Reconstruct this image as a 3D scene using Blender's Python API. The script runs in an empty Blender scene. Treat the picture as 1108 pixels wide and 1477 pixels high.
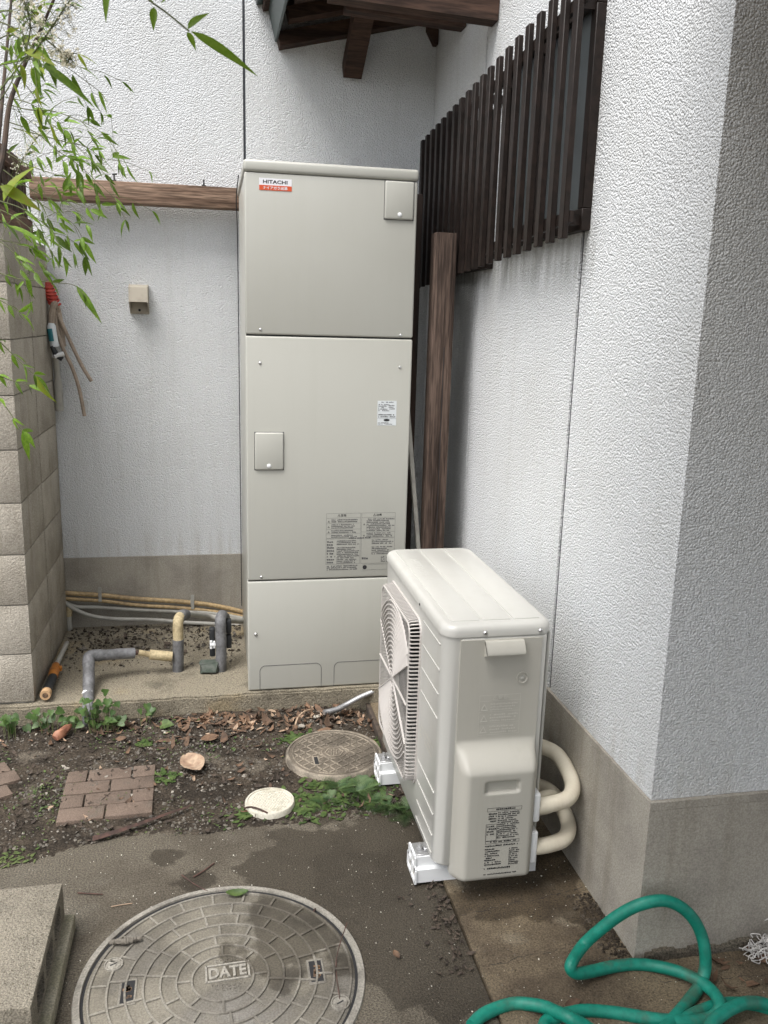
import bpy, bmesh, math, random
from mathutils import Vector, Matrix, noise
R = math.radians
rnd = random.Random(7)
SC = bpy.context.scene
COL = SC.collection

# ------------------------------------------------------------------ camera
FPX, YAW, PIT, ROL = 1229.3, 0.2032, 0.2206, 0.028
CAM = Vector((-1.0529, -4.2006, 1.5965))
FW = Vector((math.sin(YAW)*math.cos(PIT), math.cos(YAW)*math.cos(PIT), -math.sin(PIT)))
_r = Vector((math.cos(YAW), -math.sin(YAW), 0)); _u = _r.cross(FW)
RT = _r*math.cos(ROL)+_u*math.sin(ROL); UP = -_r*math.sin(ROL)+_u*math.cos(ROL)
cd = bpy.data.cameras.new('camera'); cam = bpy.data.objects.new('camera', cd); COL.objects.link(cam)
cam.matrix_world = Matrix(((RT.x, UP.x, -FW.x, CAM.x), (RT.y, UP.y, -FW.y, CAM.y), (RT.z, UP.z, -FW.z, CAM.z), (0, 0, 0, 1)))
cd.sensor_fit = 'HORIZONTAL'; cd.sensor_width = 36; cd.lens = 36*FPX/1108
cd.clip_start = .02; cd.clip_end = 2000
cd.dof.use_dof = True; cd.dof.focus_distance = 3.1; cd.dof.aperture_fstop = 16.0
SC.camera = cam
# ------------------------------------------------------------------ world, sun, exposure
w = bpy.data.worlds.new('World'); SC.world = w; w.use_nodes = True
nt = w.node_tree; nt.nodes.clear()
sky = nt.nodes.new('ShaderNodeTexSky'); sky.sky_type = 'NISHITA'; sky.sun_disc = False
SUN_EL, SUN_AZ = R(63), R(-49)          # azimuth measured from -y (behind the camera) towards -x
sky.sun_elevation = SUN_EL; sky.dust_density = 4; sky.air_density = 1.0; sky.ozone_density = 1
hs = nt.nodes.new('ShaderNodeHueSaturation'); hs.inputs['Saturation'].default_value = .34
bg = nt.nodes.new('ShaderNodeBackground'); bg.inputs['Strength'].default_value = .15
wo = nt.nodes.new('ShaderNodeOutputWorld')
nt.links.new(sky.outputs[0], hs.inputs['Color']); nt.links.new(hs.outputs[0], bg.inputs[0]); nt.links.new(bg.outputs[0], wo.inputs[0])
sd = bpy.data.lights.new('sun', 'SUN'); sun = bpy.data.objects.new('sun', sd); COL.objects.link(sun)
sd.energy = 1.5; sd.angle = R(34); sd.color = (1, .985, .965)
S = Vector((math.sin(SUN_AZ)*math.cos(SUN_EL), -math.cos(SUN_AZ)*math.cos(SUN_EL), math.sin(SUN_EL)))
sun.rotation_euler = (-S).to_track_quat('-Z', 'Y').to_euler()
sky.sun_rotation = math.atan2(S.x, S.y)
SC.view_settings.view_transform = 'Standard'; SC.view_settings.look = 'None'
SC.view_settings.exposure = 0.93; SC.view_settings.gamma = 1; SC.view_settings.use_curve_mapping = False

# ------------------------------------------------------------------ helpers
def at(px, py, depth):
    d = FW+RT*((px-554)/FPX)-UP*((py-738.5)/FPX)
    return CAM+d*depth
def on(px, py, ax, v):
    d = FW+RT*((px-554)/FPX)-UP*((py-738.5)/FPX)
    return CAM+d*((v-CAM[ax])/d[ax])
BASE = {}
def thing(name, label, cat, loc=(0, 0, 0), group=None):
    o = bpy.data.objects.new(name, None); COL.objects.link(o); o.location = loc
    o.empty_display_size = .05
    o['label'] = label; o['category'] = cat
    if group: o['group'] = group
    BASE[o.name] = Vector(loc)
    return o
def tag(o, label, cat, group=None):
    o['label'] = label; o['category'] = cat
    if group: o['group'] = group
    return o
def cr(pts, k=6, closed=False):
    P = [Vector(p) for p in pts]; out = []; n = len(P)
    for i in range(n if closed else n-1):
        if closed: a, b, c, d = P[i-1], P[i], P[(i+1) % n], P[(i+2) % n]
        else: a, b, c, d = P[max(i-1, 0)], P[i], P[i+1], P[min(i+2, n-1)]
        for j in range(k):
            t = j/k
            out.append(.5*((2*b)+(c-a)*t+(2*a-5*b+4*c-d)*t*t+(3*b-a-3*c+d)*t**3))
    if not closed: out.append(P[-1])
    return out
class MB:
    def __init__(s): s.v = []; s.f = []
    def add(s, vs, fs):
        n = len(s.v); s.v += [Vector(q) for q in vs]; s.f += [tuple(i+n for i in f) for f in fs]; return s
    def bm(s, bm):
        bm.verts.index_update(); s.add([v.co.copy() for v in bm.verts], [[v.index for v in f.verts] for f in bm.faces]); bm.free(); return s
    def box(s, a, b):
        x0, y0, z0 = a; x1, y1, z1 = b
        return s.add([(x0, y0, z0), (x1, y0, z0), (x1, y1, z0), (x0, y1, z0), (x0, y0, z1), (x1, y0, z1), (x1, y1, z1), (x0, y1, z1)],
                     [(0, 3, 2, 1), (4, 5, 6, 7), (0, 1, 5, 4), (1, 2, 6, 5), (2, 3, 7, 6), (3, 0, 4, 7)])
    def rbox(s, a, b, r=.003, seg=2):
        bm = bmesh.new(); bmesh.ops.create_cube(bm, size=1)
        c = [(a[i]+b[i])/2 for i in range(3)]; d = [abs(b[i]-a[i]) for i in range(3)]
        for v in bm.verts: v.co = Vector((c[0]+v.co.x*d[0], c[1]+v.co.y*d[1], c[2]+v.co.z*d[2]))
        bmesh.ops.bevel(bm, geom=list(bm.edges), offset=min(r, min(d)*.49), segments=seg, profile=.5, affect='EDGES')
        return s.bm(bm)
    def bar(s, p, q, wd, ht, up=(0, 0, 1)):
        p = Vector(p); q = Vector(q); d = (q-p).normalized(); sd_ = d.cross(Vector(up)).normalized()*wd/2; u = sd_.cross(d).normalized()*ht/2
        vs = [e+i*sd_+j*u for e in (p, q) for i, j in ((-1, -1), (1, -1), (1, 1), (-1, 1))]
        return s.add(vs, [(0, 1, 2, 3), (7, 6, 5, 4), (0, 4, 5, 1), (1, 5, 6, 2), (2, 6, 7, 3), (3, 7, 4, 0)])
    def prism(s, poly, d):
        d = Vector(d); n = len(poly); P = [Vector(p) for p in poly]
        return s.add(P+[p+d for p in P], [tuple(range(n))[::-1], tuple(range(n, 2*n))]+[(i, (i+1) % n, n+(i+1) % n, n+i) for i in range(n)])
    def tube(s, pts, r, n=10, caps=True, closed=False, ovals=None):
        P = [Vector(p) for p in pts]; m = len(P); rs = r if isinstance(r, (list, tuple)) else [r]*m
        T = [((P[(i+1) % m]-P[i-1]) if closed else (P[min(i+1, m-1)]-P[max(i-1, 0)])).normalized() for i in range(m)]
        x = T[0].orthogonal().normalized(); vs = []; fs = []
        for i in range(m):
            x = (x-T[i]*x.dot(T[i])).normalized(); y = T[i].cross(x)
            vs += [P[i]+(x*math.cos(2*math.pi*j/n)+y*math.sin(2*math.pi*j/n))*rs[i] for j in range(n)]
        for i in range(m if closed else m-1):
            a = i*n; b = ((i+1) % m)*n
            fs += [(a+j, a+(j+1) % n, b+(j+1) % n, b+j) for j in range(n)]
        if caps and not closed: fs += [tuple(range(n))[::-1], tuple(range((m-1)*n, m*n))]
        return s.add(vs, fs)
    def cyl(s, p, q, r, n=20): return s.tube([p, q], r, n)
    def lathe(s, c, prof, n=48, axis='z'):
        c = Vector(c); vs = []; fs = []; m = len(prof)
        for j in range(n):
            a = 2*math.pi*j/n
            for rr, h in prof:
                x, y = rr*math.cos(a), rr*math.sin(a)
                vs.append(c+(Vector((x, y, h)) if axis == 'z' else Vector((x, -h, y)) if axis == 'y' else Vector((-h, x, y))))
        for j in range(n):
            k = (j+1) % n
            fs += [(j*m+i, k*m+i, k*m+i+1, j*m+i+1) for i in range(m-1)]
        return s.add(vs, fs)
    def quad(s, a, b, c, d): return s.add([a, b, c, d], [(0, 1, 2, 3)])
def put(name, mb, mat, parent=None, sm=38, kind=None, loc=None):
    b = BASE[parent.name] if parent else (Vector(loc) if loc else Vector((0, 0, 0)))
    me = bpy.data.meshes.new(name)
    me.from_pydata([v-b for v in mb.v], [], mb.f); me.validate(); me.update()
    if sm:
        for p in me.polygons: p.use_smooth = True
        me.set_sharp_from_angle(angle=R(sm))
    if mat: me.materials.append(mat)
    o = bpy.data.objects.new(name, me); COL.objects.link(o)
    if parent: o.parent = parent
    elif loc: o.location = loc
    if kind: o['kind'] = kind
    BASE[o.name] = b.copy()
    return o
def inst(name, me, parent, M4=None, loc=None):
    o = bpy.data.objects.new(name, me); COL.objects.link(o); o.parent = parent
    m = M4.copy() if M4 is not None else Matrix.Translation(Vector(loc))
    m.translation = m.translation-BASE[parent.name]
    o.matrix_local = m
    BASE[o.name] = Vector((0, 0, 0))
    return o
def mesh(name, mb, mat, sm=38):
    me = bpy.data.meshes.new(name); me.from_pydata(mb.v, [], mb.f); me.validate(); me.update()
    if sm:
        for p in me.polygons: p.use_smooth = True
        me.set_sharp_from_angle(angle=R(sm))
    me.materials.append(mat); return me
def roughen(mb, amp, sc, seed=0):
    for v in mb.v:
        v += noise.noise_vector(v*sc+Vector((seed*7.3, seed*3.1, 0)))*amp
    return mb
def text(name, body, origin, right, up, width, height, mat, parent, bold=0, depth=.0006, align_c=False):
    c = bpy.data.curves.new('t', 'FONT'); c.body = body; c.size = 1; c.offset = bold; c.resolution_u = 3
    o = bpy.data.objects.new('t', c); COL.objects.link(o)
    dg = bpy.context.evaluated_depsgraph_get(); dg.update()
    me = bpy.data.meshes.new_from_object(o.evaluated_get(dg))
    bpy.data.objects.remove(o)
    xs = [v.co.x for v in me.vertices]; ys = [v.co.y for v in me.vertices]
    x0, x1, y0, y1 = min(xs), max(xs), min(ys), max(ys)
    right = Vector(right).normalized(); up = Vector(up).normalized(); nn = right.cross(up)
    mb = MB(); vs = [Vector(origin)+right*((v.co.x-x0)/(x1-x0)*width)+up*((v.co.y-y0)/(y1-y0)*height) for v in me.vertices]
    fs = [tuple(p.vertices) for p in me.polygons]
    if depth > 0:
        # raise the letters and give them sides
        edges = {}
        for f in fs:
            for i in range(len(f)):
                e = (f[i], f[(i+1) % len(f)]); edges[e] = edges.get(e, 0)+1
        n = len(vs); fs2 = [tuple(i+n for i in f) for f in fs]
        for (a, b) in edges:
            if (b, a) not in edges: fs2.append((a, b, b+n, a+n))
        vs = vs+[v+nn*depth for v in vs]; fs = fs2
    mb.add(vs, fs); bpy.data.meshes.remove(me)
    return put(name, mb, mat, parent, sm=0)
def fineprint(mb, o, right, up, wd, ht, rows, seed, fill=.9, ragged=.35, cw=1.0):
    """tiny unreadable rows of print as small raised dashes"""
    g = random.Random(seed); o = Vector(o); right = Vector(right); up = Vector(up); nn = right.cross(up)*.0003
    rh = ht/rows
    for i in range(rows):
        if g.random() > fill: continue
        x = 0; end = wd*(1-g.random()*ragged)
        while x < end:
            c = rh*cw*g.uniform(.35, .8)
            h = rh*g.uniform(.38, .66); b = rh*(.16+g.uniform(0, .1))
            if g.random() > .12:
                p = o+right*x+up*(ht-(i+1)*rh+b)+nn
                mb.quad(p, p+right*min(c*.8, wd-x), p+right*min(c*.8, wd-x)+up*h, p+up*h)
            x += c
def frame_lines(mb, o, right, up, wd, ht, t=.0006):
    o = Vector(o); right = Vector(right); up = Vector(up); nn = right.cross(up)*.00025
    for (a, b, c, d) in ((0, 0, wd, t), (0, ht-t, wd, t), (0, t, t, ht-2*t), (wd-t, t, t, ht-2*t)):
        p = o+right*a+up*b+nn
        mb.quad(p, p+right*c, p+right*c+up*d, p+up*d)

# ------------------------------------------------------------------ materials
def mat(name, col, rough=.7, col2=None, vs=6, vlo=.4, vhi=.65, fine=.0, fs=120, bump=0, bs=60, bd=.004, metal=0, spec=.5,
        stretch=None, rand=False, col3=None, s3=2.0, lo3=.5, hi3=.6, trans=0, rough2=None, detail=5, vor=False, coat=0, bump2=0, bs2=8, randv=0, wet=None, streak=0, pits=0, stains=False):
    m = bpy.data.materials.new(name); m.use_nodes = True; t = m.node_tree; N = t.nodes; L = t.links
    b = N['Principled BSDF']; b.inputs['Roughness'].default_value = rough; b.inputs['Metallic'].default_value = metal
    b.inputs['Specular IOR Level'].default_value = spec; b.inputs['Coat Weight'].default_value = coat
    tc = N.new('ShaderNodeTexCoord'); vec = tc.outputs['Object']
    oi = None
    if rand or randv:
        oi = N.new('ShaderNodeObjectInfo')
    if rand:
        mu = N.new('ShaderNodeVectorMath'); mu.operation = 'SCALE'; mu.inputs[0].default_value = (37, 53, 71); L.new(oi.outputs['Random'], mu.inputs['Scale'])
        ad = N.new('ShaderNodeVectorMath'); ad.operation = 'ADD'; L.new(vec, ad.inputs[0]); L.new(mu.outputs[0], ad.inputs[1]); vec = ad.outputs[0]
    if stretch:
        mp = N.new('ShaderNodeMapping'); mp.inputs['Scale'].default_value = stretch; L.new(vec, mp.inputs['Vector']); vec = mp.outputs[0]
    def nz(scale, det=detail, ro=.6):
        n = N.new('ShaderNodeTexNoise'); n.inputs['Scale'].default_value = scale; n.inputs['Detail'].default_value = det; n.inputs['Roughness'].default_value = ro
        L.new(vec, n.inputs['Vector']); return n.outputs['Fac']
    def ramp(src, lo, hi):
        r = N.new('ShaderNodeMapRange'); r.interpolation_type = 'SMOOTHSTEP'; r.inputs['From Min'].default_value = min(lo, hi); r.inputs['From Max'].default_value = max(lo, hi)
        if lo > hi: r.inputs['To Min'].default_value = 1; r.inputs['To Max'].default_value = 0
        L.new(src, r.inputs['Value']); return r.outputs[0]
    def mix(fac, a, c, mode='MIX'):
        x = N.new('ShaderNodeMix'); x.data_type = 'RGBA'; x.blend_type = mode
        if isinstance(fac, (int, float)): x.inputs[0].default_value = fac
        else: L.new(fac, x.inputs[0])
        for i, q in ((6, a), (7, c)):
            if isinstance(q, tuple): x.inputs[i].default_value = (*q, 1)
            else: L.new(q, x.inputs[i])
        return x.outputs[2]
    c = None; f2 = None
    if col2: f2 = ramp(nz(vs), vlo, vhi); c = mix(f2, col, col2)
    if col3: f3 = ramp(nz(s3, 4), lo3, hi3); c = mix(f3, c if c else col, col3)
    if fine:
        f = ramp(nz(fs, 2), .3, .7)
        g = mix(f, tuple([1-fine]*3), tuple([1+fine*.6]*3)); c = mix(1.0, c if c else mix(0, col, col), g, 'MULTIPLY')
    if randv:
        mr = N.new('ShaderNodeMapRange'); mr.inputs['To Min'].default_value = 1-randv; mr.inputs['To Max'].default_value = 1+randv; L.new(oi.outputs['Random'], mr.inputs[0])
        cc = N.new('ShaderNodeCombineColor')
        for i in range(3): L.new(mr.outputs[0], cc.inputs[i])
        c = mix(1.0, c if c else mix(0, col, col), cc.outputs[0], 'MULTIPLY')
    if streak:
        # rain streaks: noise drawn out vertically in world space
        g2 = N.new('ShaderNodeNewGeometry'); mp2 = N.new('ShaderNodeMapping'); mp2.inputs['Scale'].default_value = (9, 9, .55); L.new(g2.outputs['Position'], mp2.inputs['Vector'])
        n3 = N.new('ShaderNodeTexNoise'); n3.inputs['Scale'].default_value = 2.2; n3.inputs['Detail'].default_value = 6; n3.inputs['Roughness'].default_value = .65; L.new(mp2.outputs[0], n3.inputs['Vector'])
        c = mix(1.0, c if c else mix(0, col, col), mix(ramp(n3.outputs['Fac'], .46, .74), (1.0, 1.0, 1.0), (1-streak, 1-streak*1.05, 1-streak*1.25)), 'MULTIPLY')
    if stains:
        # grime: drips below the lattice, splash dirt above the plinth
        g4 = N.new('ShaderNodeNewGeometry'); sp = N.new('ShaderNodeSeparateXYZ'); L.new(g4.outputs['Position'], sp.inputs[0])
        mp4 = N.new('ShaderNodeMapping'); mp4.inputs['Scale'].default_value = (26, 26, 2.2); L.new(g4.outputs['Position'], mp4.inputs['Vector'])
        n4 = N.new('ShaderNodeTexNoise'); n4.inputs['Scale'].default_value = 1.0; n4.inputs['Detail'].default_value = 5; L.new(mp4.outputs[0], n4.inputs['Vector'])
        def prod(*a):
            o = a[0]
            for q in a[1:]:
                mm = N.new('ShaderNodeMath'); mm.operation = 'MULTIPLY'; L.new(o, mm.inputs[0]); L.new(q, mm.inputs[1]); o = mm.outputs[0]
            return o
        nf = ramp(n4.outputs['Fac'], .36, .62)
        drip = prod(nf, ramp(sp.outputs['Z'], 1.66, 1.80), ramp(sp.outputs['Z'], 1.92, 1.84), ramp(sp.outputs['X'], -.05, -.01), ramp(sp.outputs['Y'], -1.93, -1.86))
        c = mix(1.0, c, mix(drip, (1.0, 1.0, 1.0), (.70, .70, .68)), 'MULTIPLY')
        splash = prod(ramp(n4.outputs['Fac'], .40, .68), ramp(sp.outputs['Z'], .62, .44))
        c = mix(1.0, c, mix(splash, (1.0, 1.0, 1.0), (.88, .865, .84)), 'MULTIPLY')
    if pits:
        v2 = N.new('ShaderNodeTexVoronoi'); v2.inputs['Scale'].default_value = pits; L.new(vec, v2.inputs['Vector'])
        c = mix(1.0, c if c else mix(0, col, col), mix(ramp(v2.outputs['Distance'], .10, .24), (.45, .43, .40), (1.0, 1.0, 1.0)), 'MULTIPLY')
    if wet:
        # damp patches: soft edged blots round given spots, edges broken up by noise
        ge = N.new('ShaderNodeNewGeometry'); tot = None
        nn_ = N.new('ShaderNodeTexNoise'); nn_.inputs['Scale'].default_value = 7; nn_.inputs['Detail'].default_value = 9; L.new(ge.outputs['Position'], nn_.inputs['Vector'])
        for (cx, cy, rr) in wet:
            ds = N.new('ShaderNodeVectorMath'); ds.operation = 'DISTANCE'; ds.inputs[1].default_value = (cx, cy, 0); L.new(ge.outputs['Position'], ds.inputs[0])
            ma = N.new('ShaderNodeMath'); ma.operation = 'MULTIPLY_ADD'; ma.inputs[1].default_value = .42; L.new(nn_.outputs['Fac'], ma.inputs[0]); L.new(ds.outputs['Value'], ma.inputs[2])
            mk = ramp(ma.outputs[0], rr+.21+.014, rr+.21-.012)
            if tot is None: tot = mk
            else:
                mx = N.new('ShaderNodeMath'); mx.operation = 'MAXIMUM'; L.new(tot, mx.inputs[0]); L.new(mk, mx.inputs[1]); tot = mx.outputs[0]
        dk = mix(tot, (1.0, 1.0, 1.0), (.50, .48, .455)); c = mix(1.0, c if c else mix(0, col, col), dk, 'MULTIPLY')
        mr = N.new('ShaderNodeMapRange'); mr.inputs['To Min'].default_value = rough; mr.inputs['To Max'].default_value = .48; L.new(tot, mr.inputs[0]); L.new(mr.outputs[0], b.inputs['Roughness'])
    if c: L.new(c, b.inputs['Base Color'])
    else: b.inputs['Base Color'].default_value = (*col, 1)
    if rough2 is not None and f2 is not None:
        mr = N.new('ShaderNodeMapRange'); mr.inputs['To Min'].default_value = rough; mr.inputs['To Max'].default_value = rough2; L.new(f2, mr.inputs[0]); L.new(mr.outputs[0], b.inputs['Roughness'])
    if bump:
        bn = N.new('ShaderNodeBump'); bn.inputs['Strength'].default_value = bump; bn.inputs['Distance'].default_value = bd
        if vor:
            v = N.new('ShaderNodeTexVoronoi'); v.inputs['Scale'].default_value = bs; v.feature = 'F1'; L.new(vec, v.inputs['Vector']); src = v.outputs['Distance']; bn.invert = True
        else: src = nz(bs, 4, .65)
        L.new(src, bn.inputs['Height']); out = bn.outputs[0]
        if bump2:
            b2 = N.new('ShaderNodeBump'); b2.inputs['Strength'].default_value = bump2; b2.inputs['Distance'].default_value = .009; L.new(nz(bs2, 3), b2.inputs['Height']); L.new(out, b2.inputs['Normal']); out = b2.outputs[0]
        L.new(out, b.inputs['Normal'])
    if trans:
        tr = N.new('ShaderNodeBsdfTranslucent'); ms = N.new('ShaderNodeMixShader'); ms.inputs[0].default_value = trans
        if c: L.new(c, tr.inputs['Color'])
        else: tr.inputs['Color'].default_value = (*col, 1)
        L.new(b.outputs[0], ms.inputs[1]); L.new(tr.outputs[0], ms.inputs[2]); L.new(ms.outputs[0], N['Material Output'].inputs['Surface'])
    return m
STUCCO = mat('white_stucco', (.735, .75, .755), .85, (.695, .705, .70), 1.3, .42, .7, fine=.16, fs=210, bump=1.0, bs=180, bd=.0043, detail=4, spec=.25, streak=.05, vor=True, bump2=.24, bs2=150, stains=True)
CEMENT = mat('foundation_cement', (.40, .37, .315), .9, (.30, .275, .235), 5, .4, .7, fine=.2, fs=230, bump=.7, bs=190, bd=.005, spec=.25, streak=.16, pits=0)
SEAL = mat('sealant', (.03, .033, .04), .6)
SOIL = mat('soil', (.072, .057, .042), .95, (.036, .029, .022), 9, .38, .62, fine=.5, fs=150, bump=.9, bs=90, bd=.012, col3=(.13, .11, .085), s3=5, lo3=.56, hi3=.68, spec=.2)
WETS = [(-.62, -2.0, .30), (-.78, -1.95, .18), (-1.12, -1.98, .05), (-.5, -2.35, .22), (-1.2, -1.87, .02), (-.85, -2.25, .16)]
PAD = mat('worn_concrete', (.135, .117, .089), .85, (.098, .083, .062), 3.2, .45, .6, fine=.5, fs=210, bump=.9, bs=180, bd=.006, col3=(.215, .195, .155), s3=1.6, lo3=.55, hi3=.75, spec=.3, detail=8, wet=WETS, pits=110)
STRIP = mat('damp_concrete', (.185, .146, .095), .8, (.09, .068, .045), 2.3, .46, .64, fine=.4, fs=220, bump=.7, bs=190, bd=.005, rough2=.6, spec=.3, detail=8, pits=75, col3=(.24, .205, .15), s3=5, lo3=.55, hi3=.75, wet=[(-.15, -2.12, .17), (-.06, -2.32, .10), (-.3, -2.15, .12)])
SLAB = mat('pale_concrete', (.27, .238, .178), .9, (.14, .122, .092), 3.2, .52, .66, fine=.4, fs=190, bump=.9, bs=120, bd=.008, col3=(.31, .255, .165), s3=2.6, lo3=.54, hi3=.66, spec=.2, detail=8, pits=60)
BLOCK = mat('concrete_block_grey', (.46, .42, .355), .92, (.36, .325, .27), 6, .4, .7, fine=.26, fs=220, bump=.9, bs=150, bd=.007, rand=True, spec=.2, randv=.07, col3=(.24, .215, .18), s3=2.5, lo3=.6, hi3=.8, streak=.18)
MORTAR = mat('mortar', (.36, .34, .30), .95, (.2, .19, .165), 15, .4, .6, bump=.5, bs=150, bd=.004)
CBLOCK = mat('pitted_block', (.30, .27, .215), .95, (.25, .225, .18), 12, .4, .7, fine=.4, fs=280, bump=1.0, bs=160, bd=.008, spec=.15, pits=70)
MOSSY = mat('mossy_slab', (.33, .305, .235), .95, (.25, .235, .165), 9, .4, .65, fine=.3, fs=200, bump=.7, bs=120, bd=.006, spec=.15)
TANKM = mat('tank_enamel', (.45, .447, .402), .38, spec=.45, bump=.06, bs=2.2, bd=.006, coat=.1, streak=.02, col2=(.437, .433, .387), vs=1.2)
UNITM = mat('unit_enamel', (.495, .488, .452), .36, spec=.45, bump=.02, bs=300, bd=.001, coat=.15, streak=.05)
UNITP = mat('unit_plastic', (.43, .415, .365), .45, spec=.4, streak=.06, bump=.08, bs=420, bd=.0008)
GRILLE = mat('grille_plastic', (.52, .49, .46), .5)
DARK = mat('dark_cavity', (.015, .015, .016), .8)
WHITEP = mat('white_plastic', (.78, .79, .79), .45)
CHROME = mat('screw_steel', (.6, .6, .6), .3, metal=1)
BLACKI = mat('black_ink', (.02, .02, .022), .7)
GREYI = mat('grey_ink', (.10, .10, .10), .7)
FAINT = mat('emboss', (.52, .505, .45), .45)
STICK = mat('sticker_white', (.78, .78, .80), .4)
ORANGE = mat('sticker_orange', (.62, .09, .025), .45)
LABELM = mat('silver_label', (.62, .65, .66), .4)
WOOD = mat('weathered_wood', (.31, .215, .155), .85, (.15, .095, .066), 7, .35, .7, fine=.45, fs=45, bump=.7, bs=30, bd=.005, stretch=(.22, 3.2, 3.2), rand=True, spec=.2)
WOODY = mat('weathered_wood_y', (.21, .13, .09), .85, (.10, .06, .042), 7, .35, .7, fine=.4, fs=40, bump=.7, bs=30, bd=.005, stretch=(3.2, .22, 3.2), rand=True, spec=.2)
WOODZ = mat('weathered_wood_z', (.10, .070, .055), .85, (.04, .027, .021), 7, .35, .7, fine=.5, fs=40, bump=.9, bs=28, bd=.006, stretch=(3.4, 3.4, .2), rand=True, spec=.2)
EAVE = mat('dark_eave_wood', (.075, .043, .030), .8, (.026, .016, .012), 6, .35, .7, fine=.4, fs=40, bump=.5, bs=26, bd=.004, stretch=(.3, 2.5, 2.5), rand=True, spec=.25)
DKW = mat('gap_fill_wood', (.045, .024, .016), .85, (.014, .010, .008), 7, .35, .65, bump=.5, bs=28, bd=.004, stretch=(3.4, 3.4, .2))
GREENPL = mat('green_flashing', (.035, .055, .05), .4)
BRONZE = mat('bronze_aluminium', (.014, .0098, .008), .5, (.022, .0148, .012), 30, .4, .6, spec=.25, rand=True)
GLASS = mat('frosted_glass', (.07, .08, .083), .28, (.10, .115, .12), 3, .3, .7, spec=.6, bump=.1, bs=160, bd=.001)
GLASSD = mat('dark_window', (.02, .022, .022), .3)
LAG = mat('grey_lagging', (.17, .17, .175), .6, (.10, .10, .10), 18, .4, .65, bump=.3, bs=60, bd=.004, fine=.2, fs=90)
LAGB = mat('yellowed_lagging', (.50, .41, .245), .75, (.30, .235, .13), 18, .45, .7, bump=.4, bs=70, bd=.004, fine=.2, fs=110)
PIPEB = mat('yellow_pipe', (.46, .33, .17), .6, (.22, .155, .085), 14, .45, .75, bump=.2, bs=60, bd=.003, fine=.25, fs=80)
PVC = mat('grey_pvc', (.40, .39, .35), .5, (.28, .265, .235), 12, .45, .7)
IVORY = mat('ivory_insulation', (.66, .61, .49), .62, (.58, .52, .41), 9, .4, .7, bump=.12, bs=140, bd=.002)
IRON = mat('cast_iron', (.215, .195, .155), .7, (.12, .108, .086), 4.5, .42, .62, fine=.28, fs=210, bump=.4, bs=160, bd=.003, metal=.15, rough2=.7, col3=(.235, .22, .195), s3=2.3, lo3=.5, hi3=.72, wet=WETS)
IRONR = mat('cast_iron_rib', (.27, .25, .21), .6, (.17, .155, .13), 5, .42, .64, fine=.25, fs=190, bump=.3, bs=160, bd=.002, metal=.15, wet=WETS)
RIM = mat('pale_rim', (.30, .28, .24), .8, (.16, .147, .125), 9, .45, .7, fine=.25, fs=180, bump=.4, bs=130, bd=.004)
IRONB = mat('brown_cover', (.15, .125, .095), .75, (.085, .07, .052), 9, .4, .65, fine=.3, fs=180, bump=.5, bs=140, bd=.003)
IRONBR = mat('brown_cover_rib', (.31, .265, .205), .75, (.13, .11, .085), 12, .4, .65, fine=.25, fs=180)
CREAM = mat('cream_plastic', (.58, .55, .46), .6, (.45, .42, .33), 22, .5, .7, fine=.12, fs=150, bump=.2, bs=120, bd=.002)
RUST = mat('rust', (.22, .13, .07), .9, (.09, .06, .04), 60, .4, .6, fine=.3, fs=200)
BRICK = mat('paver_brick', (.155, .113, .086), .9, (.125, .09, .068), 14, .4, .7, fine=.3, fs=240, bump=.6, bs=180, bd=.004, rand=True, randv=.12, col3=(.11, .095, .075), s3=6, lo3=.58, hi3=.75)
HOSE = mat('green_hose', (.002, .175, .12), .5, (.01, .225, .16), 7, .4, .7, fine=.15, fs=60, col3=(.045, .14, .095), s3=9, lo3=.58, hi3=.72, spec=.45, bump=.08, bs=200, bd=.001)
LEAF = mat('nandina_leaf', (.115, .215, .02), .42, (.185, .30, .03), 14, .4, .65, trans=.42, rand=True, randv=.5, spec=.4)
LEAFB = mat('bright_leaf', (.17, .29, .025), .45, (.22, .34, .04), 12, .4, .65, trans=.5, rand=True, randv=.15, spec=.35)
LEAFY = mat('young_leaf', (.27, .36, .035), .5, (.30, .29, .05), 9, .45, .7, trans=.45, rand=True, randv=.15, spec=.35)
STEM = mat('nandina_stem', (.07, .045, .03), .8, (.035, .024, .018), 20, .4, .6)
TWIGG = mat('green_twig', (.10, .115, .04), .7)
BLOSSOM = mat('blossom', (.92, .89, .78), .7, (.75, .58, .34), 60, .62, .75, trans=.45)
WEED = mat('weed_leaf', (.055, .10, .022), .6, (.10, .15, .04), 25, .4, .6, trans=.25, fine=.2, fs=60)
HEARTL = mat('heart_leaf', (.045, .095, .02), .45, (.085, .15, .035), 25, .4, .65, trans=.25, fine=.15, fs=60)
FERN = mat('fern_leaf', (.045, .092, .03), .6, (.085, .14, .045), 25, .4, .6, trans=.2)
MOSS = mat('moss', (.07, .10, .028), .95, (.10, .125, .04), 40, .4, .6, fine=.4, fs=200)
DRY = mat('dry_leaf', (.21, .125, .075), .85, (.075, .048, .032), 11, .35, .65, fine=.2, fs=90, trans=.1)
DRYP = mat('pale_dry_leaf', (.40, .29, .20), .85, (.28, .18, .12), 25, .4, .65, fine=.2, fs=60)
STONE = mat('gravel_stone', (.18, .16, .132), .9, (.075, .066, .055), 25, .35, .65, fine=.2, fs=120)
PETAL = mat('white_petal', (.70, .67, .58), .8)
PEB = mat('pale_pebble', (.40, .37, .31), .85, (.28, .25, .21), 40, .4, .6)
BARK = mat('red_bark', (.095, .05, .038), .85, (.05, .03, .024), 30, .4, .6, bump=.5, bs=80, bd=.003)
RAG = mat('green_rag', (.05, .065, .05), .9, (.09, .10, .085), 40, .4, .6)
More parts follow.
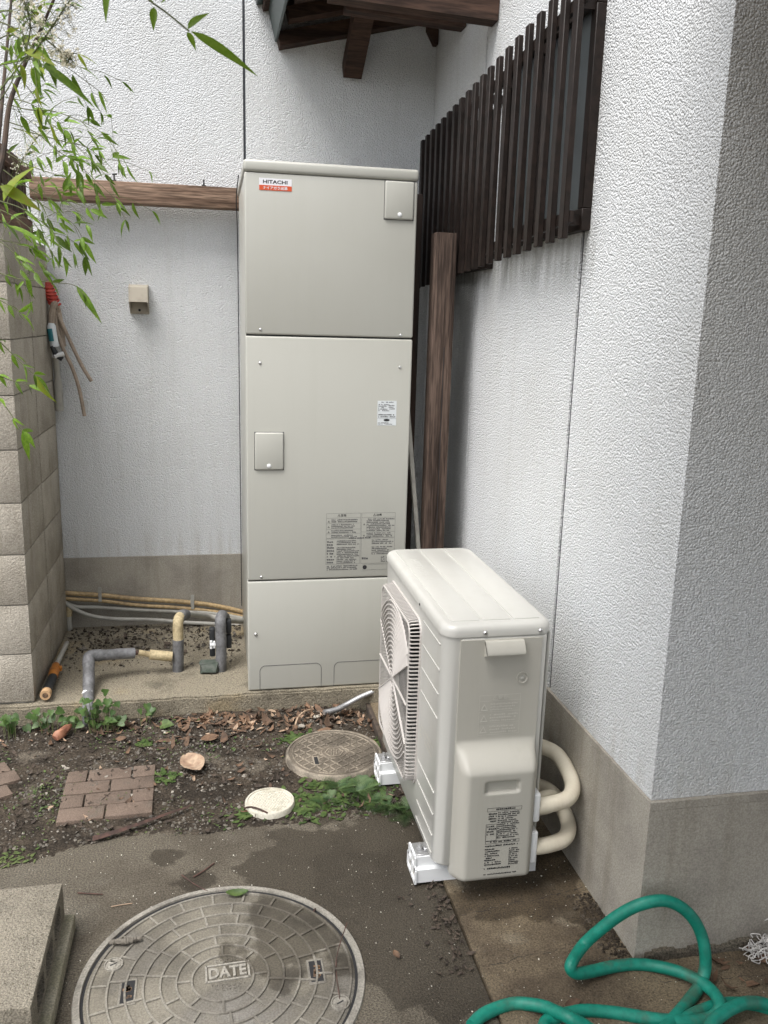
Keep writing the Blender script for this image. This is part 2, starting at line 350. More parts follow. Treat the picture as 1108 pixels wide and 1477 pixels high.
ROT = mat('rotting_leaf', (.075, .055, .04), .9, (.04, .03, .023), 30, .4, .6)
BLACKR = mat('black_rubber', (.018, .02, .022), .6, (.05, .05, .05), 25, .55, .7)
ORANGEP = mat('orange_plastic', (.55, .20, .03), .55, (.35, .12, .03), 25, .45, .7)
TAN = mat('tan_end', (.50, .32, .17), .7)
RED = mat('red_coil', (.50, .06, .035), .55, (.36, .04, .03), 30, .4, .6)
TEAL = mat('teal_print', (.02, .16, .19), .5)
BEIGE = mat('beige_trunking', (.36, .29, .225), .7, (.27, .215, .165), 14, .4, .7, fine=.15, fs=90)
VENTM = mat('beige_vent', (.40, .36, .29), .6, (.31, .275, .22), 14, .45, .7)
STEELC = mat('galvanised', (.50, .50, .50), .4, metal=.8)
NETM = mat('white_net', (.62, .60, .57), .7)
COPPER = mat('broken_pot', (.33, .15, .085), .6, (.2, .08, .05), 30, .4, .6)

# ------------------------------------------------------------------ ground
def struct(name, mb, m, kind='structure', sm=38):
    return put(name, mb, m, None, sm, kind)
struct('ground', MB().add([(-400, -400, -.05), (400, -400, -.05), (400, 400, -.05), (-400, 400, -.05)], [(0, 1, 2, 3)]), SOIL)
YC = -2.469
struct('concrete_floor', MB().box((-6, -9, -.045), (-.415, -1.66, 0)), PAD)
struct('path', MB().prism([(-.41, -9, -.045), (5, -9, -.045), (5, YC+.05, -.045), (.05, YC+.05, -.045), (.05, -.875, -.045), (-.41, -.875, -.045)], (0, 0, .053)), STRIP)
# soil bed: a bumpy sheet that thins out over the concrete edge
sb = MB(); nx, ny = 190, 92; X0, X1, Y0, Y1 = -2.75, -.405, -1.94, -.86
def soil_z(x, y):
    n = noise.fractal(Vector((x*3.2, y*3.2, 0)), 1, 2, 4)
    n2 = noise.noise(Vector((x*14, y*14, 3.3)))
    edge = -1.735+.03*noise.noise(Vector((x*5, 0, 9)))-(.10*max(0, min(1, (-1.45-x)/.2)))
    k = (y-edge)/.10
    z = .004+.007*n+.004*n2
    if k < 1: z = z*max(-1.0, k)-(.012 if k < 0 else 0)
    z -= .028*max(0, min(1, (x+.62)/.2))*max(0, min(1, (y+1.60)/.2))
    return z
for j in range(ny+1):
    for i in range(nx+1):
        x = X0+(X1-X0)*i/nx; y = Y0+(Y1-Y0)*j/ny
        sb.v.append(Vector((x, y, soil_z(x, y)+.003*noise.noise(Vector((x*60, y*60, 1))))))
sb.f = [(j*(nx+1)+i, j*(nx+1)+i+1, (j+1)*(nx+1)+i+1, (j+1)*(nx+1)+i) for j in range(ny) for i in range(nx)]
struct('soil', sb, SOIL, sm=60)
# slab with a worn front edge
sl = MB(); bm = bmesh.new(); bmesh.ops.create_cube(bm, size=1)
for v in bm.verts: v.co = Vector((-1.55+v.co.x*2.7, -.44+v.co.y*.91, .014+v.co.z*.128))
bmesh.ops.subdivide_edges(bm, edges=[e for e in bm.edges if abs(e.verts[0].co.x-e.verts[1].co.x) > 1], cuts=110)
bmesh.ops.bevel(bm, geom=[e for e in bm.edges if e.verts[0].co.y < -.8 and e.verts[1].co.y < -.8 and e.verts[0].co.z > 0 and e.verts[1].co.z > 0 and abs(e.verts[0].co.x-e.verts[1].co.x) > .001], offset=.008, segments=2, affect='EDGES')
sl.bm(bm)
for v in sl.v:
    if v.y < -.8: v.y += .012*noise.noise(Vector((v.x*7, v.z*3, 0)))+.004*noise.noise(Vector((v.x*40, v.z*20, 5))); v.z += .004*noise.noise(Vector((v.x*22, 0, 2)))
struct('slab', sl, SLAB, sm=50)

pth = bpy.data.objects['path']; cg = random.Random(9)
for (a, b) in (((-.40, -2.245), (-.02, -2.19)), ((-.39, -2.44), (-.10, -2.40)), ((.02, -2.56), (.40, -2.60))):
    cm = MB(); n = 26; pts = []
    for i in range(n+1):
        t = i/n; pts.append(Vector((a[0]+(b[0]-a[0])*t, a[1]+(b[1]-a[1])*t+.012*noise.noise(Vector((t*6, a[0]*9, 1)))+cg.uniform(-.003, .003), .0083)))
    for p_, q_ in zip(pts[:-1], pts[1:]):
        if cg.random() > .15: cm.bar(p_, q_, cg.uniform(.0006, .0016), .0004)
    put('crack', cm, DARK, pth, sm=0)
# ------------------------------------------------------------------ house
house = thing('house', 'white stucco house walls meeting in an inner corner above a grey foundation', 'house', (0, 0, 0))
ZF, ZR, JA, JB = .433, .4553, -1.8054, -.7867
TOP = 4.3
# back wall panels (face at y=0), vertical joint at x=-.883
g = .004
for a, b in ((-6, -.883-g*1.4), (-.883+g*1.4, -.0)):
    put('wall_panel', MB().box((a, 0, ZF), (b, .14, TOP)), STUCCO, house)
put('joint_sealant', MB().box((-.893, .004, ZF), (-.873, .1, TOP-.01)), SEAL, house)
# right wall panels (face at x=0)
for a, b in ((YC+.14, JA-.010), (JA+.010, JB-.006), (JB+.006, .14)):
    put('wall_panel', MB().box((.0 if b < .1 else .001, a, ZR), (.14, b, TOP)), STUCCO, house)
for y in (JA, JB):
    put('joint_sealant', MB().box((.006, y-.014, ZR), (.1, y+.014, TOP-.01)), SEAL, house)
# gable side that faces the camera
put('wall_panel', MB().box((0, YC, ZR), (5, YC+.14, TOP)), STUCCO, house)
put('foundation', MB().prism([(-6, -.008, -.05), (-.008, -.008, -.05), (-.008, YC-.012, -.05), (5, YC-.012, -.05), (5, YC+.2, -.05), (.2, YC+.2, -.05), (.2, .2, -.05), (-6, .2, -.05)], (0, 0, ZF+.05-.001)), CEMENT, house)
fo = MB().prism([(-.0075, -.009, ZF), (-.0075, YC-.0115, ZF), (5, YC-.0115, ZF), (5, YC+.16, ZF), (.16, YC+.16, ZF), (.16, -.009, ZF)], (0, 0, ZR-ZF-.001))
put('foundation_ledge', fo, CEMENT, house)
# broken mortar lip at the foot of the corner
lip = MB()
for i in range(26):
    x = .02+i*.02; h = .02+.03*abs(noise.noise(Vector((x*9, 1, 0))))+.05*max(0, (x-.25))
    lip.box((x, YC-.026-.004*rnd.random(), -.02), (x+.021, YC-.01, h))
put('mortar_skirt', lip, PAD, house)
# unseen roof added over and behind the camera to shade the end wall
ev = MB().prism([(-1.5, -7, 2.62), (5, -7, 2.62), (5, YC-.002, 2.62), (0, YC-.002, 2.62), (-.02, YC-.10, 2.62), (-.34, YC-.10, 2.62), (-.34, -2.92, 2.62), (-1.5, -2.92, 2.62)], (0, 0, .1))
put('added_shade_roof', ev, EAVE, house)

# windows behind the lattice
def window(y0, y1, z0, z1, gm, name):
    wf = MB(); t = .035
    for a, b in (((y0, z0), (y1, z0+t*1.7)), ((y0, z1-t), (y1, z1)), ((y0, z0+t*1.7), (y0+t, z1-t)), ((y1-t, z0+t*1.7), (y1, z1-t)), (((y0+y1)/2-t/2, z0+t*1.7), ((y0+y1)/2+t/2, z1-t))):
        wf.rbox((-.028, a[0], a[1]), (.02, b[0], b[1]), .002, 1)
    f = put('window', wf, BRONZE, house)
    m = (y0+y1)/2
    for a, b in ((y0+t, m-t/2), (m+t/2, y1-t)):
        put('pane', MB().box((-.012, a, z0+t*1.7), (-.006, b, z1-t)), gm, f)
window(-1.850, -1.115, 1.86, 2.475, GLASS, 'window')
window(-1.0, -.13, 1.80, 2.36, GLASSD, 'window')
zb = lambda y: 1.787-.048*(y+.924)
zt = lambda y: 2.397-.060*(y+.098)
lat = MB()
for ya, yb in ((-1.885, -1.11), (-1.06, -.14)):
    for f, d in ((zt, -.062), (zb, .058)):
        lat.bar((-.073, ya, f(ya)+d), (-.073, yb, f(yb)+d), .012, .03)
    for y in (ya+.06, (ya+yb)/2, yb-.06):
        for f, d in ((zt, -.062), (zb, .058)): lat.box((-.068, y-.012, f(y)+d-.014), (.004, y+.012, f(y)+d+.014))
latt = put('window_lattice', lat, BRONZE, house)
bars = [-.165-.0885*k for k in range(11)]+[-1.135-.0917*k for k in range(9)]
for y in bars:
    b = MB().rbox((-.0965, y-.017, zb(y)), (-.0795, y+.017, zt(y)), .002, 1)
    put('lattice_bar', b, BRONZE, latt)

# small canopy roof tucked into the corner
can = put('canopy', MB().bar((-.735, -.035, 2.795), (-.02, -.035, 2.97), .06, .07, (0, 1, 0)), EAVE, house)
def cb(name, p, q, wd, ht, up=(0, 1, 0), m=EAVE): return put(name, MB().bar(p, q, wd, ht, up), m, can)
# bar(): wd is across (sideways), ht along up
for k, (y, dz, xl) in enumerate(((-.12, .075, -.70), (-.30, .10, -.69), (-.58, .07, -.67), (-.86, .12, -.69))):
    cb('rafter', (xl, y, 2.80+dz), (-.02, y, 2.80+dz+.165), .05, .075)
cb('cross_beam', (-.62, -.885, 2.745), (-.002, -.885, 2.722), .095, .07)
cb('cross_beam', (-.50, -.46, 2.84), (-.002, -.46, 2.82), .08, .07)
for k in range(8):
    y = -.06-.125*k
    cb('roof_board', (-.80, y-.0, 2.895+.03), (-.02, y, 3.09+.03), .118+.0, .016, (0, 0, 1))
put('flashing', MB().prism([(-.79, .0-.002, 2.99), (-.745, -.002, 2.80), (-.735, -.002, 2.80), (-.775, -.002, 2.99)], (0, -1.0, .0)), GREENPL, can)
cb('roof_cover', (-.83, -.5, 2.955), (.0, -.5, 3.165), .03, 1.04, (0, 1, 0), GREENPL)
br = MB(); br.bar((-.398, -.012, 2.70), (-.385, -.47, 3.02), .078, .085, (1, 0, 0))
put('brace', br, EAVE, can)
put('corner_bracket', MB().prism([(-.02, -.002, 2.84), (-.055, -.002, 2.90), (-.055, -.002, 2.96), (-.004, -.002, 2.96), (-.004, -.002, 2.84)], (0, -.04, 0)), EAVE, can)

# ------------------------------------------------------------------ block wall
XB, YB = -1.759, -.859
wallb = thing('block_wall', 'grey concrete block garden wall at the left edge, end towards the camera', 'wall', (XB-.07, YB+.4, .078))
core = MB().box((XB-.144, YB+.006, .06), (XB-.006, -.015, 1.88))
put('mortar', core, MORTAR, wallb)
def blockmesh(d): return mesh('block', roughen(MB().rbox((-.075, -d/2, -.0985), (.075, d/2, .0985), .0022, 2), .0009, 25), BLOCK)
b1, b2 = blockmesh(.397), blockmesh(.41)
b3 = blockmesh(.41)
for v in b3.vertices:
    if v.co.z > 0 and v.co.y > .15: v.co.z -= .035
for c in range(9):
    z = .185+.2013*c
    inst('block', b1, wallb, loc=(XB-.075, YB+.196, z))
    inst('block', b3 if c == 8 else b2, wallb, loc=(XB-.075+.002, YB+.401+.205, z))
fence = thing('wooden_fence', 'weathered brown wooden slat fence standing on the block wall', 'fence', (XB-.04, YB+.4, 1.885))
put('sill_board', MB().rbox((XB-.075, YB-.03, 1.892), (XB-.012, YB+.62, 1.965), .004), WOODY, fence)
put('top_rail', MB().rbox((XB-.07, YB-.03, 2.13), (XB-.02, YB+.70, 2.185), .004), WOODY, fence)
for k in range(7):
    y = YB+.02+k*.095
    put('slat', MB().rbox((XB-.056, y, 1.967), (XB-.036, y+.062, 2.128), .003, 1), WOODZ, fence)
put('post', MB().rbox((XB-.145, YB+.05, 1.895), (XB-.08, YB+.12, 2.62), .004), WOODZ, fence)

# ------------------------------------------------------------------ timber pieces
beam = thing('timber_beam', 'weathered brown timber fixed level across the back wall, left of the tank', 'beam', (-1.3, -.07, 2.06))
bmx = MB(); n = 40; sec = [(-.115, .0), (-.04, .0), (-.04, .088), (-.115, .088)]
bmx.rbox((-1.80, -.118, 2.068), (-.73, -.035, 2.158), .005, 2)
put('timber', bmx, WOOD, beam)
for px in (165, 294):
    q = on(px, 262, 1, -.075); q.z = 2.155
    bo = MB().cyl(q, q+Vector((0, 0, .035)), .0035, 8).cyl(q+Vector((0, 0, .006)), q+Vector((0, 0, .012)), .010, 6)
    if px == 165: bo.cyl(q+Vector((-.008, 0, .035)), q+Vector((.012, 0, .037)), .004, 6)
    put('bolt', bo, BLACKR, beam)
post = thing('timber_post', 'upright weathered timber post between the tank and the right wall', 'post', (-.145, -.82, 0))
pm = MB().rbox((-.192, -.862, .0), (-.104, -.79, 1.936), .004, 2)
put('timber', pm, WOODZ, post)
put('split', MB().box((-.141, -.8627, .45), (-.1385, -.86, 1.5)), DARK, post)
post2 = thing('gap_fill_post', 'dark timber post added to blacken the gap behind the tank', 'post', (-.233, -.62, 0))  # dark timber placed and sized to fill the shaded gap with black
put('timber', MB().rbox((-.268, -.66, 0), (-.198, -.58, 2.10), .004), DKW, post2)
q0 = on(588, 590, 1, -.80); q1 = on(604, 800, 1, -.80); dq = (q1-q0)
tag(put('metal_strut', MB().bar(q0-dq*.9, q0+dq*1.9, .016, .02, (0, 1, 0)), PVC, None), 'thin grey strut slanting in the dark gap beside the tank', 'strut')

# vent hood on the back wall
vent = thing('vent_hood', 'small beige vent hood on the back wall above the pipes', 'vent', (-1.368, 0, 1.6))
put('back_plate', MB().rbox((-1.412, -.012, 1.597), (-1.326, 0, 1.728), .003), VENTM, vent)
put('hood', MB().prism([(-1.408, -.012, 1.728), (-1.408, -.06, 1.715), (-1.408, -.075, 1.65), (-1.408, -.068, 1.65), (-1.408, -.055, 1.702), (-1.408, -.012, 1.715)], (.078, 0, 0)).prism([(-1.411, -.012, 1.73), (-1.411, -.062, 1.717), (-1.411, -.076, 1.648), (-1.411, -.012, 1.604)], (.004, 0, 0)).prism([(-1.331, -.012, 1.73), (-1.331, -.062, 1.717), (-1.331, -.076, 1.648), (-1.331, -.012, 1.604)], (.004, 0, 0)), VENTM, vent)
put('vent_hole', MB().cyl((-1.369, -.014, 1.614), (-1.369, -.012, 1.614), .006, 10), DARK, vent)

# ------------------------------------------------------------------ hot water tank
XT, YT, ZS = -.9207, -.8714, .0779; XR = XT+.65
tank = thing('hot_water_tank', 'tall beige rectangular hot water tank standing on the slab', 'water tank', (XT+.325, YT+.35, ZS))
put('body', MB().rbox((XT+.004, YT+.03, ZS+.03), (XR-.004, YT+.72, ZS+2.05), .006), TANKM, tank)
put('lid', MB().rbox((XT-.003, YT-.006, ZS+2.036), (XR+.003, YT+.725, ZS+2.078), .011, 3), TANKM, tank)
put('base', MB().box((XT+.03, YT+.05, ZS), (XR-.03, YT+.68, ZS+.03)), DARK, tank)
F = YT
up_ = put('upper_panel', MB().rbox((XT, F, 1.5335), (XR, F+.05, ZS+2.035), .007, 3), TANKM, tank)
mi_ = put('middle_panel', MB().rbox((XT, F, .5585), (XR, F+.05, 1.5275), .007, 3), TANKM, tank)
lo_ = put('lower_panel', MB().rbox((XT, F, ZS+.004), (XR, F+.05, .5545), .007, 3), TANKM, tank)
put('seam', MB().box((XT+.004, F+.008, .5), (XR-.004, F+.035, 1.6)), DARK, tank)
for (x, z) in ((-.864, 1.551), (-.32, 1.543), (-.866, 1.426), (-.319, 1.419), (-.865, .573), (-.319, .573)):
    s_ = MB().lathe((x, F, z), [(.0, .0035), (.003, .0035), (.0052, .002), (.006, 0)], 14, 'y').box((x-.0035, F-.0038, z-.0007), (x+.0035, F-.0034, z+.0007))
    put('screw', s_, CHROME, tank)
put('screw', MB().lathe((-.889, F, .329), [(0, .006), (.004, .0058), (.0065, .003), (.0075, 0)], 16, 'y'), CHROME, tank)
def door(x0, x1, z0, z1, kx, kz):
    d = put('access_door', MB().rbox((x0, F-.009, z0), (x1, F+.004, z1), .006, 3), TANKM, tank)
    put('door_gap', MB().rbox((x0-.0025, F-.001, z0-.0025), (x1+.0025, F+.002, z1+.0025), .001, 1), GREYI, d)
    put('latch', MB().lathe((kx, F-.009, kz), [(0, .004), (.005, .004), (.008, .002), (.0085, 0)], 18, 'y'), WHITEP, d)
door(-.398, -.286, 1.973, 2.110, -.340, 1.990)
door(-.888, -.777, 1.013, 1.160, -.834, 1.029)
# brand sticker
st = put('brand_sticker', MB().box((-.867, F-.0007, 2.052), (-.748, F+.0005, 2.094)), STICK, tank)
put('orange_band', MB().box((-.867, F-.0012, 2.052), (-.748, F-.0008, 2.0695)), ORANGE, st)
text('lettering', 'HITACHI', (-.853, F-.0009, 2.0755), (1, 0, 0), (0, 0, 1), .089, .0125, BLACKI, st, bold=.022, depth=.0003)
text('lettering', 'ナイアガラ出湯', (-.853, F-.0014, 2.0550), (1, 0, 0), (0, 0, 1), .089, .0115, STICK, st, bold=.018, depth=.0003)
# rating label
rl = put('rating_label', MB().box((-.405, F-.0007, 1.189), (-.328, F+.0005, 1.287)), LABELM, tank)
pm = MB(); RX, UZ = Vector((1, 0, 0)), Vector((0, 0, 1))
fineprint(pm, (-.393, F-.0008, 1.2785), RX, UZ, .052, .006, 1, 3, 1, .0)
fineprint(pm, (-.402, F-.0008, 1.245), RX, UZ, .045, .030, 5, 4, 1, .5)
fineprint(pm, (-.360, F-.0008, 1.252), RX, UZ, .028, .020, 3, 5, 1, .4)
fineprint(pm, (-.402, F-.0008, 1.220), RX, UZ, .070, .016, 2, 6, 1, .1)
fineprint(pm, (-.402, F-.0008, 1.192), RX, UZ, .060, .010, 2, 8, 1, .3)
put('small_print', pm, GREYI, rl, sm=0)
el = MB().add([(-.367+.0125*math.cos(a*.3142), F-.0011, 1.2105+.0052*math.sin(a*.3142)) for a in range(20)], [tuple(range(20))])
put('oval_mark', el, BLACKI, rl, sm=0)
put('panel_line', MB().box((-.405, F-.0011, 1.2178), (-.328, F-.0008, 1.2184)), GREYI, rl)
# caution print
cp = MB(); yp = F-.0004; X_, Z_ = -.604, .590
for (x0, x1, z0, z1) in ((-.604, -.463, .728, .832), (-.459, -.319, .728, .832), (-.604, -.463, .618, .726), (-.459, -.319, .618, .726), (-.450, -.348, .590, .614)):
    frame_lines(cp, (x0, yp, z0), RX, UZ, x1-x0, z1-z0, .0007)
for z in (.812, .79, .765, .747): cp.quad((-.603, yp-.0002, z), (-.464, yp-.0002, z), (-.464, yp-.0002, z+.0007), (-.603, yp-.0002, z+.0007))
for z in (.812, .752): cp.quad((-.458, yp-.0002, z), (-.32, yp-.0002, z), (-.32, yp-.0002, z+.0007), (-.458, yp-.0002, z+.0007))
fineprint(cp, (-.583, yp, .793), RX, UZ, .112, .016, 2, 11, 1, .1); fineprint(cp, (-.583, yp, .768), RX, UZ, .112, .020, 3, 12, 1, .3)
fineprint(cp, (-.583, yp, .749), RX, UZ, .112, .014, 2, 13, 1, .3); fineprint(cp, (-.583, yp, .730), RX, UZ, .112, .014, 2, 14, 1, .3)
fineprint(cp, (-.438, yp, .754), RX, UZ, .116, .055, 8, 15, 1, .3); fineprint(cp, (-.438, yp, .730), RX, UZ, .112, .02, 3, 16, 1, .2)
fineprint(cp, (-.600, yp, .620), RX, UZ, .034, .10, 8, 17, .9, .4); fineprint(cp, (-.56, yp, .620), RX, UZ, .094, .10, 14, 18, .95, .25)
fineprint(cp, (-.415, yp, .655), RX, UZ, .093, .066, 9, 19, .95, .35); fineprint(cp, (-.455, yp, .62), RX, UZ, .035, .08, 6, 20, .6, .5)
fineprint(cp, (-.600, yp, .592), RX, UZ, .135, .022, 3, 21, 1, .1); fineprint(cp, (-.51, yp, .7225), RX, UZ, .09, .010, 1, 25, 1, .0)
fineprint(cp, (-.375, yp, .622), RX, UZ, .045, .026, 3, 26, 1, .2)
cpo = put('caution_print', cp, GREYI, tank, sm=0)
for x, s_ in ((-.558, '⚠警告'), (-.412, '⚠注意')): text('heading', s_, (x, yp-.0002, .8175), RX, UZ, .036, .0105, BLACKI, cpo, bold=.02, depth=.0001)
for x, z in ((-.594, .799), (-.594, .776), (-.594, .755), (-.448, .785), (-.448, .738)): text('warning_mark', '△', (x-.004, yp-.0002, z-.004), RX, UZ, .008, .0075, BLACKI, cpo, bold=.03, depth=.0001)
rc = MB().add([(-.442+.009*math.cos(a*.3142), yp-.0002, .602+.009*math.sin(a*.3142)) for a in range(20)], [tuple(range(20))])
put('round_mark', rc, BLACKI, cpo, sm=0)
# knock-outs in the lower panel
for (x0, x1) in ((-.873, -.617), (-.563, -.31)):
    ko = MB(); t = .0016; pts = [(x0, .084), (x0, .165)]+[(x0+.025-.025*math.cos(a*R(15)), .165+.025*math.sin(a*R(15))) for a in range(1, 6)]
    pts += [(x1-.025+.025*math.sin(a*R(15)), .165+.025*math.cos(a*R(15))) for a in range(0, 6)]+[(x1, .165), (x1, .084)]
    for (a, b) in zip(pts[:-1], pts[1:]):
        ko.bar((a[0], F-.0004, a[1]), (b[0], F-.0004, b[1]), .0014, .0018, (0, 0, 1) if abs(a[0]-b[0]) > abs(a[1]-b[1]) else (1, 0, 0))
    put('knock_out', ko, GREYI, lo_, sm=0)
# thin wire hanging at the tank's back left edge
put('earth_wire', MB().tube(cr([(-.932, -.60, 2.14), (-.940, -.55, 2.05), (-.935, -.5, 1.9), (-.932, -.45, 1.3), (-.93, -.42, .3)]), .002, 6), DARK, tank)

# ------------------------------------------------------------------ heat pump outdoor unit
XU, YU, ZU, WU, DU, HU = -.455, -2.140, .085, .789, .3057, .725
XE, YE, ZT = XU+DU, YU+WU, ZU+HU
unit = thing('heat_pump_unit', 'beige heat pump outdoor unit with square fan grille beside the tank', 'outdoor unit', (XU+DU/2, YU+WU/2, ZU))
cas = MB()
def rrect(x0, x1, y0, y1, r, k=6):
    P = []
    for cx, cy, a0 in ((x1-r, y1-r, 0), (x0+r, y1-r, 90), (x0+r, y0+r, 180), (x1-r, y0+r, 270)):
        P += [(cx+r*math.cos(R(a0+90*i/k)), cy+r*math.sin(R(a0+90*i/k))) for i in range(k+1)]
    return P
o_ = rrect(XU, XE, YU, YE, .042)
i_ = rrect(XU+.006, XE-.006, YU+.006, YE-.006, .038)
n = len(o_); lv = [(i_, ZU), (o_, ZU+.008), (o_, ZT-.03)]
for P, z in lv: cas.v += [Vector((x, y, z)) for x, y in P]
for l in range(2): cas.f += [(l*n+i, l*n+(i+1) % n, (l+1)*n+(i+1) % n, (l+1)*n+i) for i in range(n)]
cas.f += [tuple(range(n))[::-1], tuple(range(2*n, 3*n))]
# cut the round fan opening
def cut(mb, cutter):
    a = bpy.data.meshes.new('a'); a.from_pydata(mb.v, [], mb.f); b = bpy.data.meshes.new('b'); b.from_pydata(cutter.v, [], cutter.f)
    for q in (a, b):
        bm = bmesh.new(); bm.from_mesh(q); bmesh.ops.recalc_face_normals(bm, faces=bm.faces); bm.to_mesh(q); bm.free()
    oa = bpy.data.objects.new('a', a); ob = bpy.data.objects.new('b', b); COL.objects.link(oa); COL.objects.link(ob)
    md = oa.modifiers.new('x', 'BOOLEAN'); md.operation = 'DIFFERENCE'; md.object = ob; md.solver = 'EXACT'
    dg = bpy.context.evaluated_depsgraph_get(); dg.update(); me = bpy.data.meshes.new_from_object(oa.evaluated_get(dg))
    r_ = MB(); r_.add([v.co.copy() for v in me.vertices], [tuple(p.vertices) for p in me.polygons])
    bpy.data.objects.remove(oa); bpy.data.objects.remove(ob); return r_
GY, GZ, GR = -1.68, .470, .205
cas = cut(cas, MB().box((XU-.03, -1.882, .217), (XU+.10, -1.478, .717)))
put('casing', cas, UNITM, unit)
fan = put('fan', MB().lathe((XU+.05, GY, GZ), [(0, .025), (.05, .02), (.06, 0)], 24, 'x'), DARK, unit)
for k in range(3):
    bl = MB(); a0 = k*2*math.pi/3; rows = []
    for i in range(7):
        a = a0+i*.22
        for rr in (.05, .12, .19): bl.v.append(Vector((XU+.055-.005*i, GY+rr*math.cos(a), GZ+rr*math.sin(a))))
    bl.f = [(i*3+j, i*3+j+1, i*3+j+4, i*3+j+3) for i in range(6) for j in range(2)]
    put('blade', bl, BLACKR, fan)
put('fan_well', MB().box((XU+.072, -1.8815, .2175), (XU+.095, -1.4785, .7165)), DARK, unit)
put('fan_shroud', MB().lathe((XU+.05, GY, GZ), [(.205, -.02), (.205, .02), (.212, .02), (.212, -.02)], 40, 'x'), BLACKR, unit)
# top lid
lid = MB(); prof = [(0, -.034), (-.004, -.032), (-.004, -.016), (.0, -.007), (.006, -.0018), (.014, 0)]
for ins, dz in prof: lid.v += [Vector((x, y, ZT+dz)) for x, y in rrect(XU+ins, XE-ins, YU+ins, YE-ins, .044-ins*.5, 8)]
n = len(rrect(0, 1, 0, 1, .03, 8)); m_ = len(prof)
lid.f = [(l*n+i, l*n+(i+1) % n, (l+1)*n+(i+1) % n, (l+1)*n+i) for l in range(m_-1) for i in range(n)]+[tuple(range((m_-1)*n, m_*n)), tuple(range(n))[::-1]]
ld = put('top_lid', lid, UNITM, unit)
for (a, b) in ((XU+.028, XU+.108), (XU+.116, XU+.196), (XU+.204, XE-.026)):
    put('top_pad', MB().rbox((a, YU+.034, ZT-.004), (b, YE-.032, ZT+.0025), .0022, 2), UNITM, ld)
for x in (XU+.112, XE-.037):
    put('screw', MB().lathe((x, YU-.004, ZT-.022), [(0, .004), (.0035, .004), (.006, .0015), (.0062, 0)], 14, 'y'), CHROME, ld)
put('screw', MB().lathe((XU-.004, YU+.26, ZT-.026), [(0, .002), (.003, .002), (.004, 0)], 12, 'x'), DARK, ld)
# faint raised lettering on the lid, as pale as the lid itself
text('lettering', 'HITACHI', (XU+.052, YU+.64, ZT+.0024), (0, -1, 0), (1, 0, 0), .22, .026, UNITM, ld, bold=.0, depth=.0006)
# front grooves beside the grille
for z in (.745, .672, .600, .528, .300, .232, .165, .110):
    put('groove', MB().rbox((XU-.0022, YU+.035, z-.0028), (XU+.002, -1.915, z+.0028), .0016, 2), UNITM, unit)
em = MB(); fineprint(em, (XU-.0004, -1.925, .385), Vector((0, -1, 0)), UZ, .155, .05, 3, 31, 1, .2, 1.5)
put('embossed_print', em, FAINT, unit, sm=0)
# grille
GX = XU-.036; gy0, gy1, gz0, gz1 = -1.897, -1.463, .202, .732
grl = put('grille', MB(), GRILLE, unit)
grl.data.clear_geometry()
fr = MB()
def ring(mb, x, y0, y1, z0, z1, r, wd, th):
    A = rrect(y0, y1, z0, z1, r, 6); B = rrect(y0+wd, y1-wd, z0+wd, z1-wd, max(r-wd, .004), 6); n = len(A); b0 = len(mb.v)
    for P, xx in ((A, x), (B, x), (B, x+th), (A, x+th)): mb.v += [Vector((xx, a, b)) for a, b in P]
    for l in range(4): mb.f += [(b0+l*n+i, b0+l*n+(i+1) % n, b0+((l+1) % 4)*n+(i+1) % n, b0+((l+1) % 4)*n+i) for i in range(n)]
ring(fr, XU-.005, gy0-.006, gy1+.006, gz0-.006, gz1+.006, .045, .007, .006)
ring(fr, GX, gy0+.008, gy1-.008, gz0+.008, gz1-.008, .035, .006, .004)
me_old = grl.data
nm = bpy.data.meshes.new('grille'); nm.from_pydata([v-BASE[unit.name] for v in fr.v], [], fr.f); nm.materials.append(GRILLE); nm.update(); grl.data = nm
# fins round the rim
A = rrect(gy0, gy1, gz0, gz1, .045, 8)
per = [Vector((0, a, b)) for a, b in A]; cum = [0]
for i in range(len(per)): cum.append(cum[-1]+(per[(i+1) % len(per)]-per[i]).length)
def perp(s):
    s %= cum[-1]
    for i in range(len(per)):
        if cum[i+1] >= s:
            t = (s-cum[i])/max(1e-9, cum[i+1]-cum[i]); return per[i].lerp(per[(i+1) % len(per)], t)
gc = Vector((0, (gy0+gy1)/2, (gz0+gz1)/2)); NF = 150
for k in range(NF):
    s0 = cum[-1]*k/NF; p_ = perp(s0); tng = (perp(s0+.004)-perp(s0-.004)).normalized(); inn = Vector((0, tng.z, -tng.y))
    if inn.dot(gc-p_) < 0: inn = -inn
    a = p_+Vector((XU-.001, 0, 0)); b = p_+inn*.002+Vector((GX+.008, 0, 0)); c = p_+inn*.009+Vector((GX+.0005, 0, 0)); d = p_+inn*.013+Vector((GX+.0005, 0, 0))
    fm = MB(); wv = tng*.0017
    ip = [a, b, c, d]; th = [inn*.005, inn*.005, inn*.002+Vector((.004, 0, 0)), Vector((.004, 0, 0))]
    for q, h in zip(ip, th): fm.v += [q-wv, q+wv, q+wv+h, q-wv+h]
    for l in range(3): fm.f += [(l*4+i, l*4+(i+1) % 4, (l+1)*4+(i+1) % 4, (l+1)*4+i) for i in range(4)]
    fm.f += [(3, 2, 1, 0), (12, 13, 14, 15)]
    put('fin', fm, GRILLE, grl, sm=0)
